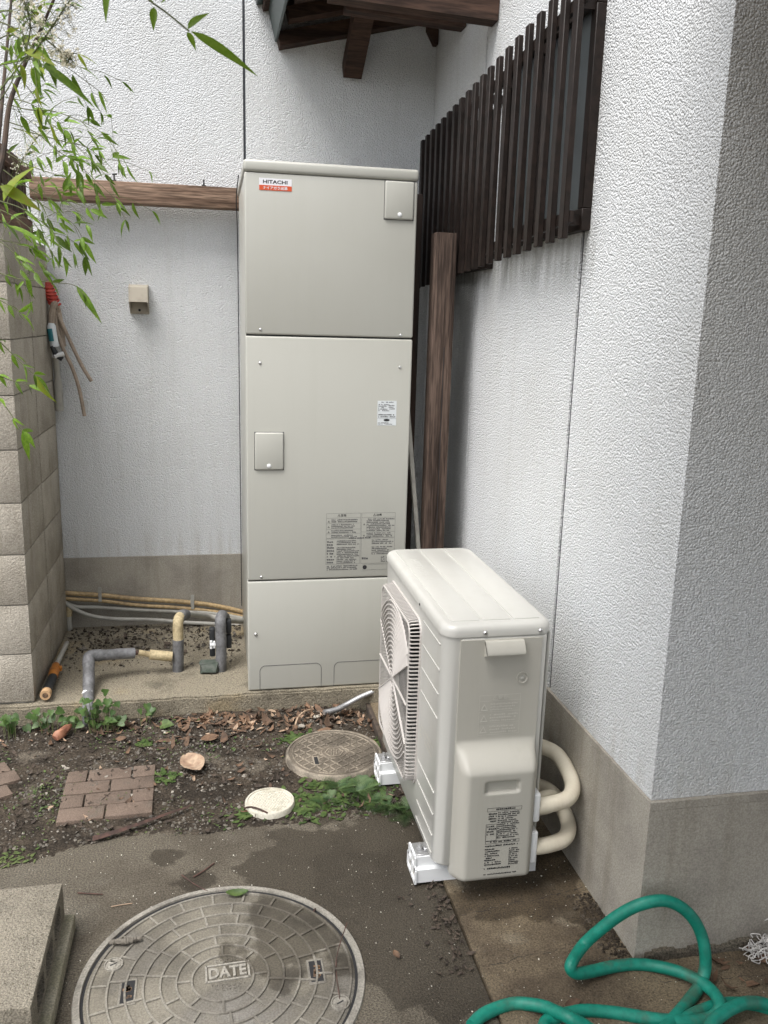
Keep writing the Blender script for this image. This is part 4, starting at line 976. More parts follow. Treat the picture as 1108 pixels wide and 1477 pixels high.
# torch shaped tool along the block wall
tl = thing('capped_pipe', 'grey pipe with orange collar and black sleeve lying against the block wall', 'pipe', (-1.72, -.7, .08))
t0, t1 = on(93, 935, 2, .105), on(80, 962, 2, .105); t2 = on(76, 977, 2, .108); t3 = on(66, 1001, 2, .11)
put('pipe', MB().tube([t0+(t0-t1)*.3, t1], .011, 12), PVC, tl)
put('orange_collar', MB().tube([t1-(t2-t1)*.15, t1+(t2-t1)*.3, t1+(t2-t1)*.35, t1+(t2-t1)*.7, t2], [.016, .017, .021, .021, .0185], 14).rbox(t1+Vector((.012, -.03, -.01)), t1+Vector((.03, -.01, .01)), .003), ORANGEP, tl)
put('black_sleeve', MB().tube([t2, t3], .0185, 16), BLACKR, tl)
put('end_cap', MB().tube([t3-(t3-t2)*.12, t3+(t3-t2)*.08], .0205, 16), TAN, tl)
put('end_hole', MB().tube([t3+(t3-t2)*.08, t3+(t3-t2)*.085], .011, 12), RUST, tl)

# ------------------------------------------------------------------ things hung on the block wall
def hq(px, py, y=-.10): return on(px, py, 1, y)
rc = thing('red_coil', 'small red coil of tubing hanging on the block wall end', 'coil', hq(68, 410))
ax = (hq(78, 438)-hq(65, 408)); cc = []
for i in range(121):
    a = i/20*2*math.pi; b_ = hq(66, 408)+ax*(i/120); cc.append(b_+Vector((math.cos(a)*.023, math.sin(a)*.02, math.sin(a)*.010)))
put('coil', MB().tube(cc, .0048, 6), RED, rc)
put('core', MB().tube([hq(66, 407), hq(78, 438)], .019, 12), RED, rc)
tag(put('wire_hook', MB().tube(cr([hq(56, 372), hq(55, 400), hq(58, 430), hq(60, 446), hq(70, 456), hq(79, 450), hq(80, 436)], 5), .0018, 6), BLACKR, None), 'thin black wire hook hanging over the block wall', 'wire')
def strip(label, pts, w0): return tag(put('trunking', MB().tube(cr(pts, 6), w0, 8), BEIGE, None), label, 'tube')
strip('straight beige tube leaning out from the bundle on the block wall', [hq(83, 452), hq(100, 490), hq(118, 527), hq(132, 550)], .0085)
strip('longer curved beige tube hanging down from the bundle', [hq(80, 447), hq(82, 475), hq(92, 505), hq(104, 530), hq(114, 560), hq(122, 600)], .0085)
strip('thick beige loop of tube at the top of the bundle', [hq(74, 468, -.12), hq(75, 450, -.12), hq(79, 438, -.12), hq(84, 450, -.08), hq(88, 475, -.08), hq(91, 500, -.08)], .0135)
gt = thing('grey_tube', 'grey tube with black nozzle hanging beside the red coil', 'tube', hq(80, 590))
put('tube', MB().tube(cr([hq(80, 515, -.09), hq(83, 545, -.06), hq(86, 592, -.045)], 5), [.014]*6+[.019]*5, 12), PVC, gt)
put('bottle', MB().tube([hq(74, 466, -.14), hq(74, 470, -.14), hq(79, 500, -.14)], [.012, .0185, .0185], 14), LABELM, gt)
put('print', MB().tube([hq(73, 474, -.145), hq(76, 492, -.145)], .0155, 10), TEAL, gt)
put('nozzle', MB().tube([hq(75, 499, -.15), hq(81, 512, -.15), hq(90, 518, -.15)], [.010, .013, .011], 10), BLACKR, gt)
put('nozzle_ring', MB().tube([hq(79, 514, -.155), hq(92, 510, -.155)], .010, 10), WHITEP, gt)

# ------------------------------------------------------------------ foliage helpers
def leafmesh(name, m, wd=.2, bend=.25, fold=.25, n=7, tip=1.0):
    mb = MB()
    for i in range(n+1):
        t = i/n; h = wd*math.sin(math.pi*min(1, t**.75*1.0))*(1-.25*t)+.004; z = -bend*t*t
        mb.v += [Vector((t, -h, z+h*fold)), Vector((t, 0, z)), Vector((t, h, z+h*fold))]
    for i in range(n): mb.f += [(i*3, i*3+1, i*3+4, i*3+3), (i*3+1, i*3+2, i*3+5, i*3+4)]
    return mesh(name, mb, m, 80)
NL = [leafmesh('leaf', LEAF, .085, .14, .3), leafmesh('leaf', LEAF, .13, .3, .35), leafmesh('leaf', LEAF, .11, .42, .3), leafmesh('leaf', LEAF, .16, .2, .5)]
BL = [leafmesh('leaf', LEAFB, .075, .12, .25), leafmesh('leaf', LEAFB, .12, .25, .4), leafmesh('leaf', LEAFB, .17, .2, .4), leafmesh('leaf', LEAFB, .19, .15, .5)]
YL = [leafmesh('leaf', LEAFY, .11, .15, .3), leafmesh('leaf', LEAFY, .15, .3, .4)]
def orient(p, d, nrm, L_):
    x = Vector(d).normalized(); z = (Vector(nrm)-x*x.dot(Vector(nrm))).normalized(); y = z.cross(x)
    return Matrix(((x.x*L_, y.x*L_, z.x*L_, p.x), (x.y*L_, y.y*L_, z.y*L_, p.y), (x.z*L_, y.z*L_, z.z*L_, p.z), (0, 0, 0, 1)))
fg = random.Random(21)
def rv(s=1): return Vector((fg.uniform(-s, s), fg.uniform(-s, s), fg.uniform(-s, s)))
shrub = thing('nandina_shrub', 'leafy green shrub with small cream blossoms at the upper left', 'shrub', at(-60, 2300, 2.0).lerp(Vector((-1.75, -2.1, 0)), 1))
def leaf(p, d, L_, ms=NL, par=None, tow=.7):
    nrm = Vector((0, 0, 1))*fg.uniform(.2, 1)-FW*tow*fg.uniform(.1, 1.2)+rv(.6)
    return inst('leaf', fg.choice(ms), par or shrub, orient(p, d, nrm, L_))
def frond(pts, L_, npair, par=None, ms=NL, side=.10, subs=True, r_=.0012):
    """a twig through pts carrying side twigs with leaflets"""
    c = cr(pts, 8); put('twig', MB().tube(c, [r_*(1.3-.8*i/len(c)) for i in range(len(c))], 5), TWIGG, par or shrub)
    for k in range(npair):
        t = .12+.85*k/max(1, npair-1); i = min(int(t*(len(c)-2)), len(c)-2); p_ = c[i]; d = (c[i+1]-c[i]).normalized()
        for sg in (1, -1):
            sd_ = (RT*fg.uniform(-.2, .2)+UP*sg*fg.uniform(.4, 1.1)+FW*fg.uniform(-.7, .7))
            sd_ = (sd_+d*fg.uniform(.4, 1.0)).normalized()
            if subs and fg.random() < .7:
                e = p_+sd_*side*fg.uniform(.5, 1.15)+Vector((0, 0, -.01))
                put('twig', MB().tube([p_, p_.lerp(e, .5)+Vector((0, 0, .006)), e], r_*.55, 4), TWIGG, par or shrub)
                for q, dd in ((e, sd_), (e, (sd_+rv(.9)).normalized()), (p_.lerp(e, .55), (sd_+UP*fg.uniform(-1, 1)+rv(.5)).normalized())):
                    leaf(q, (dd+Vector((0, 0, -.55))).normalized(), L_*fg.uniform(.65, 1.15), ms, par)
            else: leaf(p_, (sd_+Vector((0, 0, -.35))).normalized(), L_*fg.uniform(.7, 1.1), ms, par)
    leaf(c[-1], (c[-1]-c[-3]).normalized(), L_*1.15, ms, par)
D = 2.15
# woody stems
root = Vector((-1.75, -2.1, 0))
for off, top in ((Vector((0, 0, 0)), [at(-55, 520, 2.02), at(-16, 310, 2.05), at(4, 225, 2.08), at(14, 150, 2.1), at(36, 92, 2.1), at(60, 40, 2.05), at(90, -30, 2.0)]), (Vector((.03, .05, 0)), [at(-60, 520, 2.1), at(-22, 330, 2.15), at(-4, 215, 2.2), at(8, 90, 2.25), at(20, -40, 2.3)])):
    c = cr([root+off, root+off+Vector((.01, .02, .7))]+top, 6); put('stem', MB().tube(c, [.011*(1-.75*i/len(c)) for i in range(len(c))], 8), STEM, shrub)
LL = .043
frond([at(12, 150, D), at(40, 158, D), at(75, 160, D), at(110, 172, D), at(145, 190, D), at(172, 222, D)], LL, 7)
frond([at(10, 175, D+.1), at(50, 190, D+.1), at(80, 215, D+.1), at(110, 235, D+.12), at(140, 262, D+.12), at(165, 285, D+.12)], LL, 6)
frond([at(4, 215, D), at(30, 232, D), at(60, 245, D), at(92, 255, D), at(120, 262, D)], LL, 5)
frond([at(2, 265, D-.1), at(25, 280, D-.1), at(55, 292, D-.1), at(85, 310, D-.1), at(108, 325, D-.1), at(122, 350, D-.1)], LL*1.05, 6)
frond([at(-5, 300, D+.15), at(20, 312, D+.15), at(45, 330, D+.15), at(70, 345, D+.15)], LL, 4)
frond([at(-5, 392, D), at(25, 402, D), at(55, 405, D), at(85, 408, D), at(108, 412, D), at(125, 430, D)], LL, 3, subs=False)
leaf(at(110, 412, D), (at(150, 466, D)-at(112, 412, D)), .11, [NL[0]])
frond([at(-5, 345, D), at(15, 360, D), at(30, 380, D), at(38, 400, D)], .045, 3)
frond([at(-5, 430, D+.1), at(12, 440, D+.1), at(30, 452, D+.1)], .045, 3, subs=False)
frond([at(-5, 540, D), at(14, 548, D), at(30, 552, D), at(42, 556, D)], .04, 3, subs=False)
frond([at(-5, 488, D-.1), at(15, 508, D-.1), at(35, 528, D-.1), at(52, 542, D-.1)], LL, 4, subs=False)
leaf(at(52, 542, D-.1), (at(72, 585, D-.1)-at(52, 542, D-.1)), .075, [YL[1]])
frond([at(-5, 570, D-.1), at(12, 592, D-.1), at(25, 612, D-.1), at(33, 622, D-.1)], LL, 3, subs=False)
leaf(at(33, 622, D-.1), (at(42, 660, D-.1)-at(33, 622, D-.1)), .07, [NL[1]])
frond([at(8, 140, D+.2), at(45, 150, D+.2), at(80, 175, D+.2), at(105, 205, D+.2), at(125, 225, D+.2)], LL, 6)
frond([at(20, 185, D-.15), at(60, 195, D-.15), at(95, 205, D-.15), at(125, 212, D-.15), at(150, 232, D-.15)], LL*.9, 6)
frond([at(5, 245, D+.1), at(40, 270, D+.1), at(70, 285, D+.1), at(100, 290, D+.1), at(130, 302, D+.1)], LL, 5)
frond([at(0, 290, D-.2), at(30, 300, D-.2), at(60, 320, D-.2), at(80, 340, D-.2)], LL, 4)
# upper left, nearer and brighter growth
D2 = 1.55
frond([at(0, 130, D2), at(20, 105, D2), at(40, 80, D2), at(55, 60, D2)], .040, 4, ms=YL+NL)
frond([at(-8, 60, D2), at(15, 50, D2), at(38, 62, D2), at(60, 80, D2)], .040, 3, ms=YL+NL)
frond([at(-8, 20, D2), at(15, 15, D2), at(40, 25, D2)], .042, 3, ms=NL)
frond([at(-5, 30, 1.5), at(20, 40, 1.5), at(42, 60, 1.5), at(50, 95, 1.5)], .040, 3, ms=YL+NL)
frond([at(-5, 150, 1.7), at(10, 130, 1.7), at(22, 105, 1.7), at(25, 80, 1.7)], .04, 3, ms=YL+NL)
frond([at(-5, 95, 1.9), at(30, 88, 1.9), at(60, 84, 1.9), at(100, 92, 1.9), at(118, 98, 1.9)], .042, 4)
frond([at(0, 345, 2.3), at(25, 352, 2.3), at(48, 360, 2.3)], .05, 3)
leaf(at(60, 92, 1.4), at(137, 145, 1.4)-at(60, 92, 1.4), .105, [NL[0]], tow=1.4)
leaf(at(35, 72, 1.4), at(103, 96, 1.35)-at(35, 72, 1.4), .075, [YL[0]], tow=1.4)
leaf(at(5, 290, 1.3), at(34, 232, 1.3)-at(5, 290, 1.3), .075, [YL[1]], tow=1.4)
leaf(at(0, 268, 1.3), at(52, 295, 1.3)-at(0, 268, 1.3), .065, [YL[1]], tow=1.4)
leaf(at(12, 325, 1.6), at(75, 350, 1.6)-at(12, 325, 1.6), .085, [NL[0]], tow=1.2)
leaf(at(0, 318, 1.7), at(35, 345, 1.7)-at(0, 318, 1.7), .06, [NL[3]], tow=1.2)
# blossoms: loose panicles of tiny cream stars on thin stalks
def panicle(stalk, n, spread, depth):
    c = cr(stalk, 6); put('flower_stalk', MB().tube(c, .0013, 5), TWIGG, shrub); mb = MB(); tw = MB()
    for i in range(n):
        b_ = c[fg.randrange(len(c)//3, len(c))]; p_ = b_+rv(1).normalized()*spread*fg.uniform(.25, 1)
        tw.tube([b_, p_], .0005, 3, False); s_ = fg.uniform(.0022, .0038)
        for k in range(4): 
            d = rv(1).normalized(); e = d.orthogonal().normalized(); f_ = d.cross(e)
            mb.add([p_, p_+(d+e*.5)*s_, p_+d*s_*1.5, p_+(d-e*.5)*s_], [(0, 1, 2, 3)]); mb.add([p_, p_+(d+f_*.5)*s_, p_+d*s_*1.5, p_+(d-f_*.5)*s_], [(0, 1, 2, 3)])
    put('flower_cluster', mb, BLOSSOM, shrub, 0, kind='stuff'); put('flower_stalks', tw, TWIGG, shrub, 0, kind='stuff')
panicle([at(38, 90, 1.4), at(62, 58, 1.38), at(82, 28, 1.36), at(100, 2, 1.35)], 85, .040, 2)
panicle([at(36, 80, 1.4), at(44, 40, 1.38), at(38, 12, 1.36), at(30, -5, 1.36)], 60, .036, 1.9)
panicle([at(64, 55, 1.38), at(80, 68, 1.38), at(94, 80, 1.38), at(104, 86, 1.38)], 75, .020, 2)
panicle([at(8, 300, 2.2), at(28, 240, 2.2), at(45, 210, 2.2), at(60, 190, 2.2)], 60, .035, 2.2)
# nearer overhanging branch
br_ = thing('overhanging_branch', 'thin green branch with slender leaves hanging into the top edge', 'branch', at(140, -120, 1.15))
DB = 1.15
put('twig', MB().tube(cr([at(100, -160, DB+.3), at(150, -60, DB+.1), at(205, -8, DB), at(240, 18, DB), at(273, 45, DB)], 6), .0012, 6), TWIGG, br_)
for (x0, y0, x1, y1, L_, k) in ((276, 45, 371, 100, .103, 0), (271, 42, 300, 14, .038, 3), (270, 46, 283, 70, .026, 3), (222, 10, 221, 38, .030, 3), (224, 8, 206, -10, .03, 0), (156, -22, 150, 18, .045, 1), (232, 5, 250, -12, .03, 0)):
    p_ = at(x0, y0, DB); d = at(x1, y1, DB)-p_; inst('leaf', BL[k], br_, orient(p_, d, (-FW*1.2+Vector((0, 0, .5))+rv(.3)), L_))

# ------------------------------------------------------------------ weeds, litter and stones
def heart(mb, p, d, s_, nrm):
    x = Vector(d).normalized(); z = (Vector(nrm)-x*x.dot(Vector(nrm))).normalized(); y = z.cross(x)
    pts = [(-.15, 0, 0), (-.28, .3, .06), (-.1, .52, .1), (.25, .5, .08), (.65, .26, .02), (1.0, 0, -.08), (.65, -.26, .02), (.25, -.5, .08), (-.1, -.52, .1), (-.28, -.3, .06)]
    b = len(mb.v); mb.v.append(p+x*.3*s_-z*.02*s_); mb.v += [p+(x*a+y*c+z*e)*s_ for a, c, e in pts]
    mb.f += [(b, b+1+i, b+1+(i+1) % 10) for i in range(10)]
wg = random.Random(5)
def heart_clump(label, px0, px1, py0, py1, n, y0, seed):
    g = random.Random(seed); lv = MB(); stt = MB(); c = on((px0+px1)/2, py1, 2, .01)
    t = thing('heart_leaf_plant', label, 'plant', c, 'heart leaved plants along the slab edge')
    for i in range(n):
        p_ = on(g.uniform(px0, px1), g.uniform(py0, py1), 1, y0+g.uniform(-.05, .015)); p_.z = max(p_.z, .02)
        b = Vector((p_.x*.7+c.x*.3, p_.y-.01, .0)); stt.tube([b, b.lerp(p_, .6)+Vector((0, 0, .01)), p_], .0012, 4, False)
        d = Vector((g.uniform(-1, 1), g.uniform(-1, .1), g.uniform(-.7, .1))); nn = Vector((g.uniform(-.5, .5), g.uniform(-1, -.3), g.uniform(.4, 1.2)))
        heart(lv, p_, d, g.uniform(.018, .032), nn)
    put('leaves', lv, HEARTL, t, 80, kind='stuff'); put('stalks', stt, TWIGG, t, 80, kind='stuff')
heart_clump('heart leaved plant left of the bent grey pipe', 50, 118, 1024, 1048, 26, -.94, 1)
heart_clump('heart leaved plant growing round the foot of the bent grey pipe', 120, 180, 1008, 1045, 34, -.95, 2)
heart_clump('small heart leaved plant alone on the slab front', 196, 220, 1016, 1030, 7, -.935, 3)
heart_clump('heart leaved plant under the block wall at the left edge', 0, 42, 1030, 1058, 18, -.96, 4)
lv = MB(); heart(lv, on(150, 999, 1, -.90), (.6, -.4, .5), .03, (0, -1, .4)); stt = MB().tube(cr([on(150, 1030, 1, -.92), on(153, 1012, 1, -.905), on(150, 999, 1, -.90)]), .001, 4)
t = thing('single_leaf_stalk', 'one round green leaf on a tall stalk beside the bent pipe', 'plant', on(150, 1032, 2, .01)); put('leaf', lv, HEARTL, t, 80); put('stalk', stt, TWIGG, t)
lv = MB(); heart(lv, on(236, 1045, 2, .02), (.8, -.3, .1), .045, (0, -.5, 1)); tag(put('pale_leaf', lv, LABELM and WEED, None, 80), 'single pale green leaf lying on the soil below the slab', 'leaf')
def blade_clump(label, px, py, n, spread, L_, seed, m=WEED, up=.6):
    g = random.Random(seed); c = on(px, py, 2, .01); lv = MB(); t = thing('weed', label, 'weed', c, 'low green weeds in the soil')
    for i in range(n):
        b = c+Vector((g.gauss(0, spread), g.gauss(0, spread*.8), .0)); b.z = soil_z(b.x, b.y)
        a = g.uniform(0, 6.28); d = Vector((math.cos(a), math.sin(a), up*g.uniform(.2, 1.3))).normalized(); l = L_*g.uniform(.5, 1.2); sd_ = d.cross(Vector((0, 0, 1))).normalized()*l*g.uniform(.10, .2)
        k = len(lv.v)
        for j in range(5):
            s = j/4; q = b+d*l*s-Vector((0, 0, l*.45*s*s)); q.z = max(q.z, b.z+.003+.002*g.random()); ww = (.25+1.0*math.sin(math.pi*min(1, s+.12)))*(1 if j < 4 else .05)
            lv.v += [q-sd_*ww, q+sd_*ww]
        lv.f += [(k+2*j, k+2*j+1, k+2*j+3, k+2*j+2) for j in range(4)]
    put('leaves', lv, m, t, 80, kind='stuff'); return t
def fern_clump(label, px, py, n, L_, seed):
    g = random.Random(seed); c = on(px, py, 2, .01); lv = MB(); t = thing('fern', label, 'fern', c, 'small ferns in the soil')
    for i in range(n):
        a = g.uniform(0, 6.28); d = Vector((math.cos(a), math.sin(a), g.uniform(.3, .9))).normalized(); l = L_*g.uniform(.6, 1.15); sd_ = d.cross(Vector((0, 0, 1))).normalized(); b = c+Vector((g.gauss(0, .012), g.gauss(0, .012), 0))
        b.z = max(.0, soil_z(b.x, b.y))
        for j in range(1, 13):
            s = j/13; q = b+d*l*s-Vector((0, 0, l*.5*s*s)); q.z = max(q.z, .006); pl = l*.24*math.sin(math.pi*(s*.8+.16))
            for sg in (1, -1):
                e = q+sd_*sg*pl+d*pl*.45; wv = d*l*.026
                lv.add([q-wv, q+wv, e+wv*.4, e-wv*.2], [(0, 1, 2, 3)])
    put('fronds', lv, FERN, t, 0, kind='stuff')
blade_clump('tufty weed behind the medium manhole cover', 428, 1062, 34, .022, .05, 11)
blade_clump('broad leaved weed at the front left of the medium manhole cover', 462, 1128, 60, .035, .040, 12)
blade_clump('weed spreading right of the white drain cap', 440, 1160, 100, .055, .042, 13)
blade_clump('weed patch in front of the medium manhole cover', 505, 1148, 130, .06, .038, 14)
blade_clump('weed growing by the far mounting block', 540, 1128, 80, .045, .038, 15)
blade_clump('weed tuft beside the conduit by the strip edge', 545, 1062, 26, .02, .045, 16)
blade_clump('small weed on the right edge of the square brick patch', 238, 1120, 26, .026, .042, 17)
blade_clump('grassy sprig in the soil above the square brick patch', 205, 1072, 14, .02, .05, 18)
blade_clump('weed left of the white drain cap', 352, 1175, 20, .02, .04, 19)
blade_clump('tiny weed behind the conduit under the tank', 478, 1012, 16, .012, .04, 20)
blade_clump('moss coloured weed at the left end of the concrete edge', 12, 1242, 90, .05, .022, 22, MOSS, .3)
for i, (px, py, l) in enumerate(((490, 1135, .075), (518, 1140, .085), (560, 1160, .085), (585, 1168, .075), (535, 1155, .07), (473, 1155, .06))):
    fern_clump(('small fern just in front of the medium manhole cover', 'dark fern between the manhole cover and the far mounting block', 'dark fern against the foot of the outdoor unit', 'rightmost fern tucked under the outdoor unit', 'fern spreading over the concrete edge', 'leftmost fern beside the weed by the drain cap')[i], px, py, 14, l*1.15, 40+i)
# dry litter
def litter(name, label, n, area, m, smin, smax, seed, zfun, dens=None, flat=.55):
    g = random.Random(seed); mb = MB(); k = 0
    while k < n:
        x, y = g.uniform(area[0], area[1]), g.uniform(area[2], area[3])
        if dens and g.random() > dens(x, y): continue
        if any((x-c.x)**2+(y-c.y)**2 < r_*r_ for c, r_ in ((C2, .185), (C3, .09))) and g.random() > .04: continue
        k += 1
        l = g.uniform(smin, smax); a = g.uniform(0, 6.28); d = Vector((math.cos(a), math.sin(a), g.uniform(-flat, flat))).normalized(); nn = (Vector((g.uniform(-flat, flat), g.uniform(-flat, flat), 1))).normalized(); sd_ = nn.cross(d).normalized()
        p_ = Vector((x, y, zfun(x, y)+.003+g.random()*.006)); w_ = l*g.uniform(.10, .27); cu = g.uniform(-.3, .9)*l; b = len(mb.v)
        for t_, ww in ((-.5, .05), (-.2, .85), (.15, 1), (.5, .05)):
            q = p_+d*l*t_+nn*cu*(t_*t_*2); mb.v += [q-sd_*w_*ww+nn*.15*w_, q-nn*.05*w_, q+sd_*w_*ww+nn*.15*w_]
        for j in range(3): mb.f += [(b+j*3, b+j*3+1, b+j*3+4, b+j*3+3), (b+j*3+1, b+j*3+2, b+j*3+5, b+j*3+4)]
    o = put(name, mb, m, None, 80, kind='stuff'); o['label'] = label; o['category'] = 'litter'; return o
nearslab = lambda x, y: max(.05, 1-abs(y+1.0)/.16)*(1 if x > -1.2 else .2)
litter('dry_leaves', 'brown dry leaves scattered on the soil below the tank', 300, (-1.95, -.42, -1.68, -.90), DRY, .014, .05, 1, soil_z, nearslab)
litter('pale_dry_leaves', 'paler dry leaves mixed into the litter below the tank', 90, (-1.95, -.42, -1.68, -.90), DRYP, .014, .045, 2, soil_z, nearslab)
litter('dark_leaf_scraps', 'dark rotting leaf scraps over the soil bed', 420, (-2.0, -.42, -1.75, -.90), ROT, .010, .035, 3, soil_z)
litter('edge_litter', 'dark leaf scraps along the joint beside the outdoor unit', 120, (-.56, -.42, -2.45, -2.10), ROT, .006, .026, 4, lambda x, y: .0, lambda x, y: max(.05, 1-abs(x+.445-.06*(y+2.2))/.05))
litter('wall_litter', 'dark leaf bits on the concrete by the netting', 26, (.15, .42, -2.66, -2.50), DRY, .012, .05, 5, lambda x, y: .009)
def stones(name, label, n, area, m, smin, smax, seed, zfun, dens=None):
    g = random.Random(seed); mb = MB(); k = 0
    while k < n:
        x, y = g.uniform(area[0], area[1]), g.uniform(area[2], area[3])
        if dens and g.random() > dens(x, y): continue
        if any((x-c.x)**2+(y-c.y)**2 < r_*r_ for c, r_ in ((C2, .185), (C3, .09))): continue
        k += 1
        s_ = g.uniform(smin, smax)*(.5+g.random()); z = zfun(x, y); b = len(mb.v)
        vs = [Vector((1, 0, 0)), Vector((-1, 0, 0)), Vector((0, 1, 0)), Vector((0, -1, 0)), Vector((0, 0, .7)), Vector((0, 0, -.5))]
        rt = Matrix.Rotation(g.uniform(0, 6.28), 3, 'Z') @ Matrix.Rotation(g.uniform(-.8, .8), 3, 'X')
        mb.v += [Vector((x, y, z+s_*.2))+(rt @ v)*s_*g.uniform(.6, 1.25) for v in vs]
        for f in ((0, 2, 4), (2, 1, 4), (1, 3, 4), (3, 0, 4), (2, 0, 5), (1, 2, 5), (3, 1, 5), (0, 3, 5)): mb.f.append(tuple(b+i for i in f))
    o = put(name, mb, m, None, 50, kind='stuff'); o['label'] = label; o['category'] = 'gravel'; return o
stones('gravel', 'fine grey gravel and grit in the soil bed', 3800, (-2.1, -.42, -1.74, -.90), STONE, .0025, .0065, 6, soil_z, lambda x, y: .25+.75*max(0, noise.noise(Vector((x*3, y*3, 8)))+.35))
stones('pale_pebbles', 'pale pebbles scattered in the soil bed', 170, (-2.0, -.42, -1.70, -.90), PEB, .003, .008, 7, soil_z)
flatz = lambda x, y: .0005 if x < -.415 else .0085
stones('white_specks', 'tiny white specks on the concrete floor', 800, (-1.75, .3, -2.75, -1.75), PETAL, .0006, .0022, 8, flatz)
stones('grit', 'fine dark grit on the concrete floor', 1500, (-1.75, .1, -2.75, -1.75), STONE, .0009, .0022, 9, flatz)
stones('corner_grit', 'dark crumbled soil at the foot of the house corner', 420, (-.085, -.012, -2.47, -2.22), SOIL, .002, .006, 10, lambda x, y: .0085, lambda x, y: .25+.75*((x+.085)/.073))
stones('slab_debris', 'dark crumbs and grit over the back of the slab', 900, (-1.74, -.93, -.6, -.03), SOIL, .0015, .008, 12, lambda x, y: .079, lambda x, y: .15+.85*max(0, min(1, (y+.5)/.3)))
stones('slab_pebbles', 'grey pebbles over the back of the slab', 420, (-1.74, -.93, -.65, -.03), STONE, .0015, .009, 13, lambda x, y: .079, lambda x, y: .15+.85*max(0, min(1, (y+.45)/.3)))
litter('slab_leaves', 'reddish leaf scraps on the back of the slab', 60, (-1.65, -.93, -.42, -.06), ROT, .012, .04, 14, lambda x, y: .082)

# ground cover, loose sticks and a few bigger leaves
litter('ground_cover', 'tiny green leaves and moss scattered over the soil bed', 520, (-2.0, -.45, -1.76, -.92), WEED, .006, .018, 31, soil_z, lambda x, y: max(0, noise.noise(Vector((x*4.5, y*4.5, 17)))*1.6+(.25 if x < -1.3 else .05)), .4)
litter('moss_tufts', 'olive moss flecks along the concrete edge and paving', 420, (-2.0, -1.15, -1.80, -1.10), MOSS, .005, .014, 32, soil_z, lambda x, y: max(0, noise.noise(Vector((x*6, y*6, 4)))*1.8), .5)
litter('curled_leaves', 'larger curled dead leaves among the litter below the tank', 34, (-1.5, -.5, -1.2, -.93), DRY, .045, .085, 33, soil_z, None, .5)
stk = MB(); g_ = random.Random(77)
for i in range(170):
    x, y = g_.uniform(-1.95, -.5), g_.uniform(-1.70, -.92)
    if any((x-c.x)**2+(y-c.y)**2 < r_*r_ for c, r_ in ((C2, .185), (C3, .09))): continue
    a = g_.uniform(0, 6.28); l = g_.uniform(.015, .07); z = soil_z(x, y)+.004; d = Vector((math.cos(a), math.sin(a), g_.uniform(-.05, .12)))
    p_ = Vector((x, y, z)); stk.tube([p_, p_+d*l*.5+Vector((g_.uniform(-.004, .004), g_.uniform(-.004, .004), .002)), p_+d*l], g_.uniform(.0006, .0016), 4, False)
o = put('loose_twigs', stk, ROT, None, 60, kind='stuff'); o['label'] = 'thin broken twigs scattered over the soil bed'; o['category'] = 'twigs'
# single pieces one can pick out
def single_leaf(name, label, p, d, L_, w_, m, curl=.25, nrm=(0, -.3, 1)):
    mb = MB(); x = Vector(d).normalized(); z = (Vector(nrm)-x*x.dot(Vector(nrm))).normalized(); y = z.cross(x); n = 9
    for i in range(n+1):
        t_ = i/n; h = w_*math.sin(math.pi*(.04+.94*t_))**.7; zz = curl*L_*(t_-.5)**2
        for j in (-1, -.5, 0, .5, 1): mb.v.append(Vector(p)+x*L_*t_+y*h*j+z*(zz+abs(j)*h*.35+.0015*((i+int(j*2)) % 2)))
    mb.f = [(i*5+j, i*5+j+1, i*5+j+6, i*5+j+5) for i in range(n) for j in range(4)]
    return tag(put(name, mb, m, None, 80), label, 'leaf')
single_leaf('large_dry_leaf', 'large pale brown dry leaf lying on the soil left of the drain cap', on(268, 1092, 2, .02), on(300, 1126, 2, .02)-on(268, 1092, 2, .02), .13, .042, DRYP, .3)
single_leaf('dry_leaf', 'small orange brown dry leaf on the soil above the large one', on(290, 1068, 2, .022), (1, .3, 0), .07, .018, DRY)
single_leaf('green_leaf', 'small curled green leaf lying on the rim of the large manhole cover', on(326, 1290, 2, .012), on(362, 1287, 2, .012)-on(326, 1290, 2, .012), .062, .012, WEED, .5)
single_leaf('dry_leaf', 'dark dry leaf lying beside the hose near the bottom edge', on(815, 1452, 2, .012), (1, .25, 0), .045, .010, DRY)
single_leaf('dry_leaf', 'curled dry leaf on the concrete right of the outdoor unit foot', on(568, 1372, 2, .006), (.3, -1, 0), .03, .008, DRY)
rp = MB(); c = cr([on(157, 1360, 2, .016), on(168, 1358, 2, .016), on(180, 1358, 2, .017), on(192, 1356, 2, .016), on(204, 1353, 2, .015)], 10)
rp.tube(c, [.0055*(1+.35*noise.noise(Vector((i*.6, 2, 0))))*(.5+.9*math.sin(math.pi*(.08+.84*i/(len(c)-1)))) for i in range(len(c))], 8); roughen(rp, .0025, 160)
tag(put('catkin', rp, STONE, None, 50), 'brown shrivelled seed tail lying on the rim of the large manhole cover', 'debris')
def stick(name, label, pts, r_, m=BARK): return tag(put(name, MB().tube(cr(pts, 4), r_, 6), m, None), label, 'twig')
p_ = MB(); a0, a1 = on(134, 1211, 2, .012), on(276, 1163, 2, .016); p_.add([], [])
c = cr([a0, a0.lerp(a1, .3)+Vector((0, -.012, .004)), a0.lerp(a1, .7)+Vector((0, -.008, .004)), a1], 6)
for i, q in enumerate(c):
    h = .011*(1-.8*i/len(c))+.001; p_.v += [q+Vector((0, -h, .002)), q+Vector((0, 0, .012*(1-.6*i/len(c)))), q+Vector((0, h, .002))]
p_.f = [(i*3+j, i*3+j+1, i*3+j+4, i*3+j+3) for i in range(len(c)-1) for j in range(2)]
tag(put('bark_strip', p_, BARK, None, 60), 'long reddish bark strip lying below the square brick patch', 'bark')
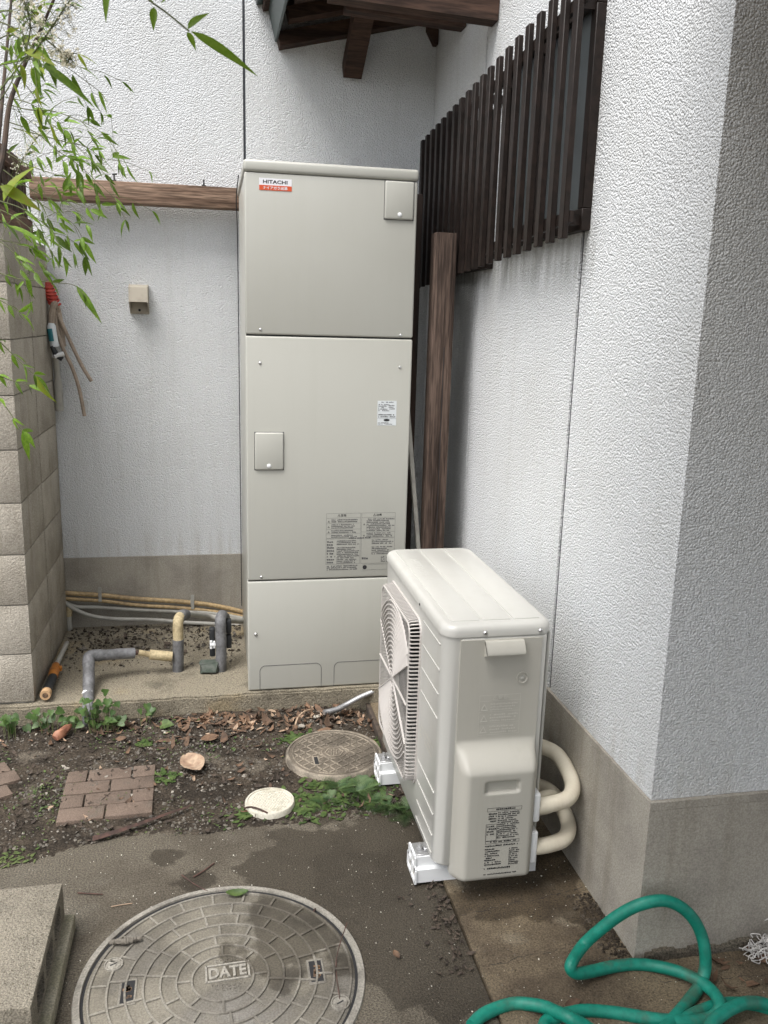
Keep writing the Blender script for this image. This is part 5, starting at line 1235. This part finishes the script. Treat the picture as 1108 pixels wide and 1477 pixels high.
stick('twig', 'dark twig on the concrete pointing up right above the large manhole cover', [on(279, 1265, 2, .004), on(294, 1256, 2, .005), on(309, 1245, 2, .004)], .0022)
stick('twig', 'thin brown twig just above the rim of the large manhole cover', [on(262, 1262, 2, .004), on(280, 1275, 2, .005), on(300, 1286, 2, .006)], .0018)
stick('twig', 'short straight red twig on the concrete beside the hollow block', [on(112, 1288, 2, .004), on(130, 1289, 2, .005), on(148, 1290, 2, .004)], .0018)
stick('twig', 'pale thin twig on the concrete left of the large manhole cover', [on(160, 1308, 2, .004), on(176, 1305, 2, .004), on(191, 1303, 2, .004)], .0013, DRYP)
stick('twig', 'upright thin twig stuck in the right edge of the large manhole cover', [on(490, 1440, 2, .01), on(485, 1385, 1, -2.36), on(501, 1330, 1, -2.33)], .0014)
stick('twig', 'short dark twig at the top right rim of the large manhole cover', [on(453, 1314, 2, .012), on(463, 1297, 1, -2.08)], .0022)
stick('root', 'pale bent root on the soil beside the conduit', [on(426, 1046, 2, .03), on(430, 1035, 2, .04), on(440, 1026, 2, .035), on(452, 1023, 2, .025)], .004, DRYP)
for i, (px, py, s_, lb_) in enumerate(((435, 1046, .02, 'white shell like stone beside the pale root'), (457, 1032, .018, 'flat pale stone at the end of the conduit'), (96, 1107, .012, 'white pebble between the two brick patches'), (119, 935, .024, 'pale stone chip on the slab by the block wall'))):
    q = on(px, py, 2, .02 if py > 1000 else .085)
    bm = bmesh.new(); bmesh.ops.create_icosphere(bm, subdivisions=2, radius=1)
    for v in bm.verts: v.co = q+Vector((v.co.x*s_*.8, v.co.y*s_*.6, v.co.z*s_*.32-.004))+noise.noise_vector(v.co*1.3+Vector((i*5, 0, 0)))*s_*.4
    tag(put('stone', MB().bm(bm), PEB if i < 3 else STONE, None, 20), lb_, 'stone', 'picked out pale stones')
tag(put('broken_shard', roughen(MB().tube(cr([on(78, 1064, 2, .02), on(90, 1056, 2, .03), on(102, 1046, 2, .03)], 4), [.012, .016, .017, .018, .017, .016, .014, .012, .008], 8), .006, 50), COPPER, None), 'orange broken clay shard on the soil below the heart leaved plants', 'shard')
tag(put('timber_edging', roughen(MB().rbox((-.428, -1.72, -.03), (-.409, -.88, .006), .003), .002, 20), ROT, None), 'thin brown edging board along the strip under the outdoor unit', 'edging')
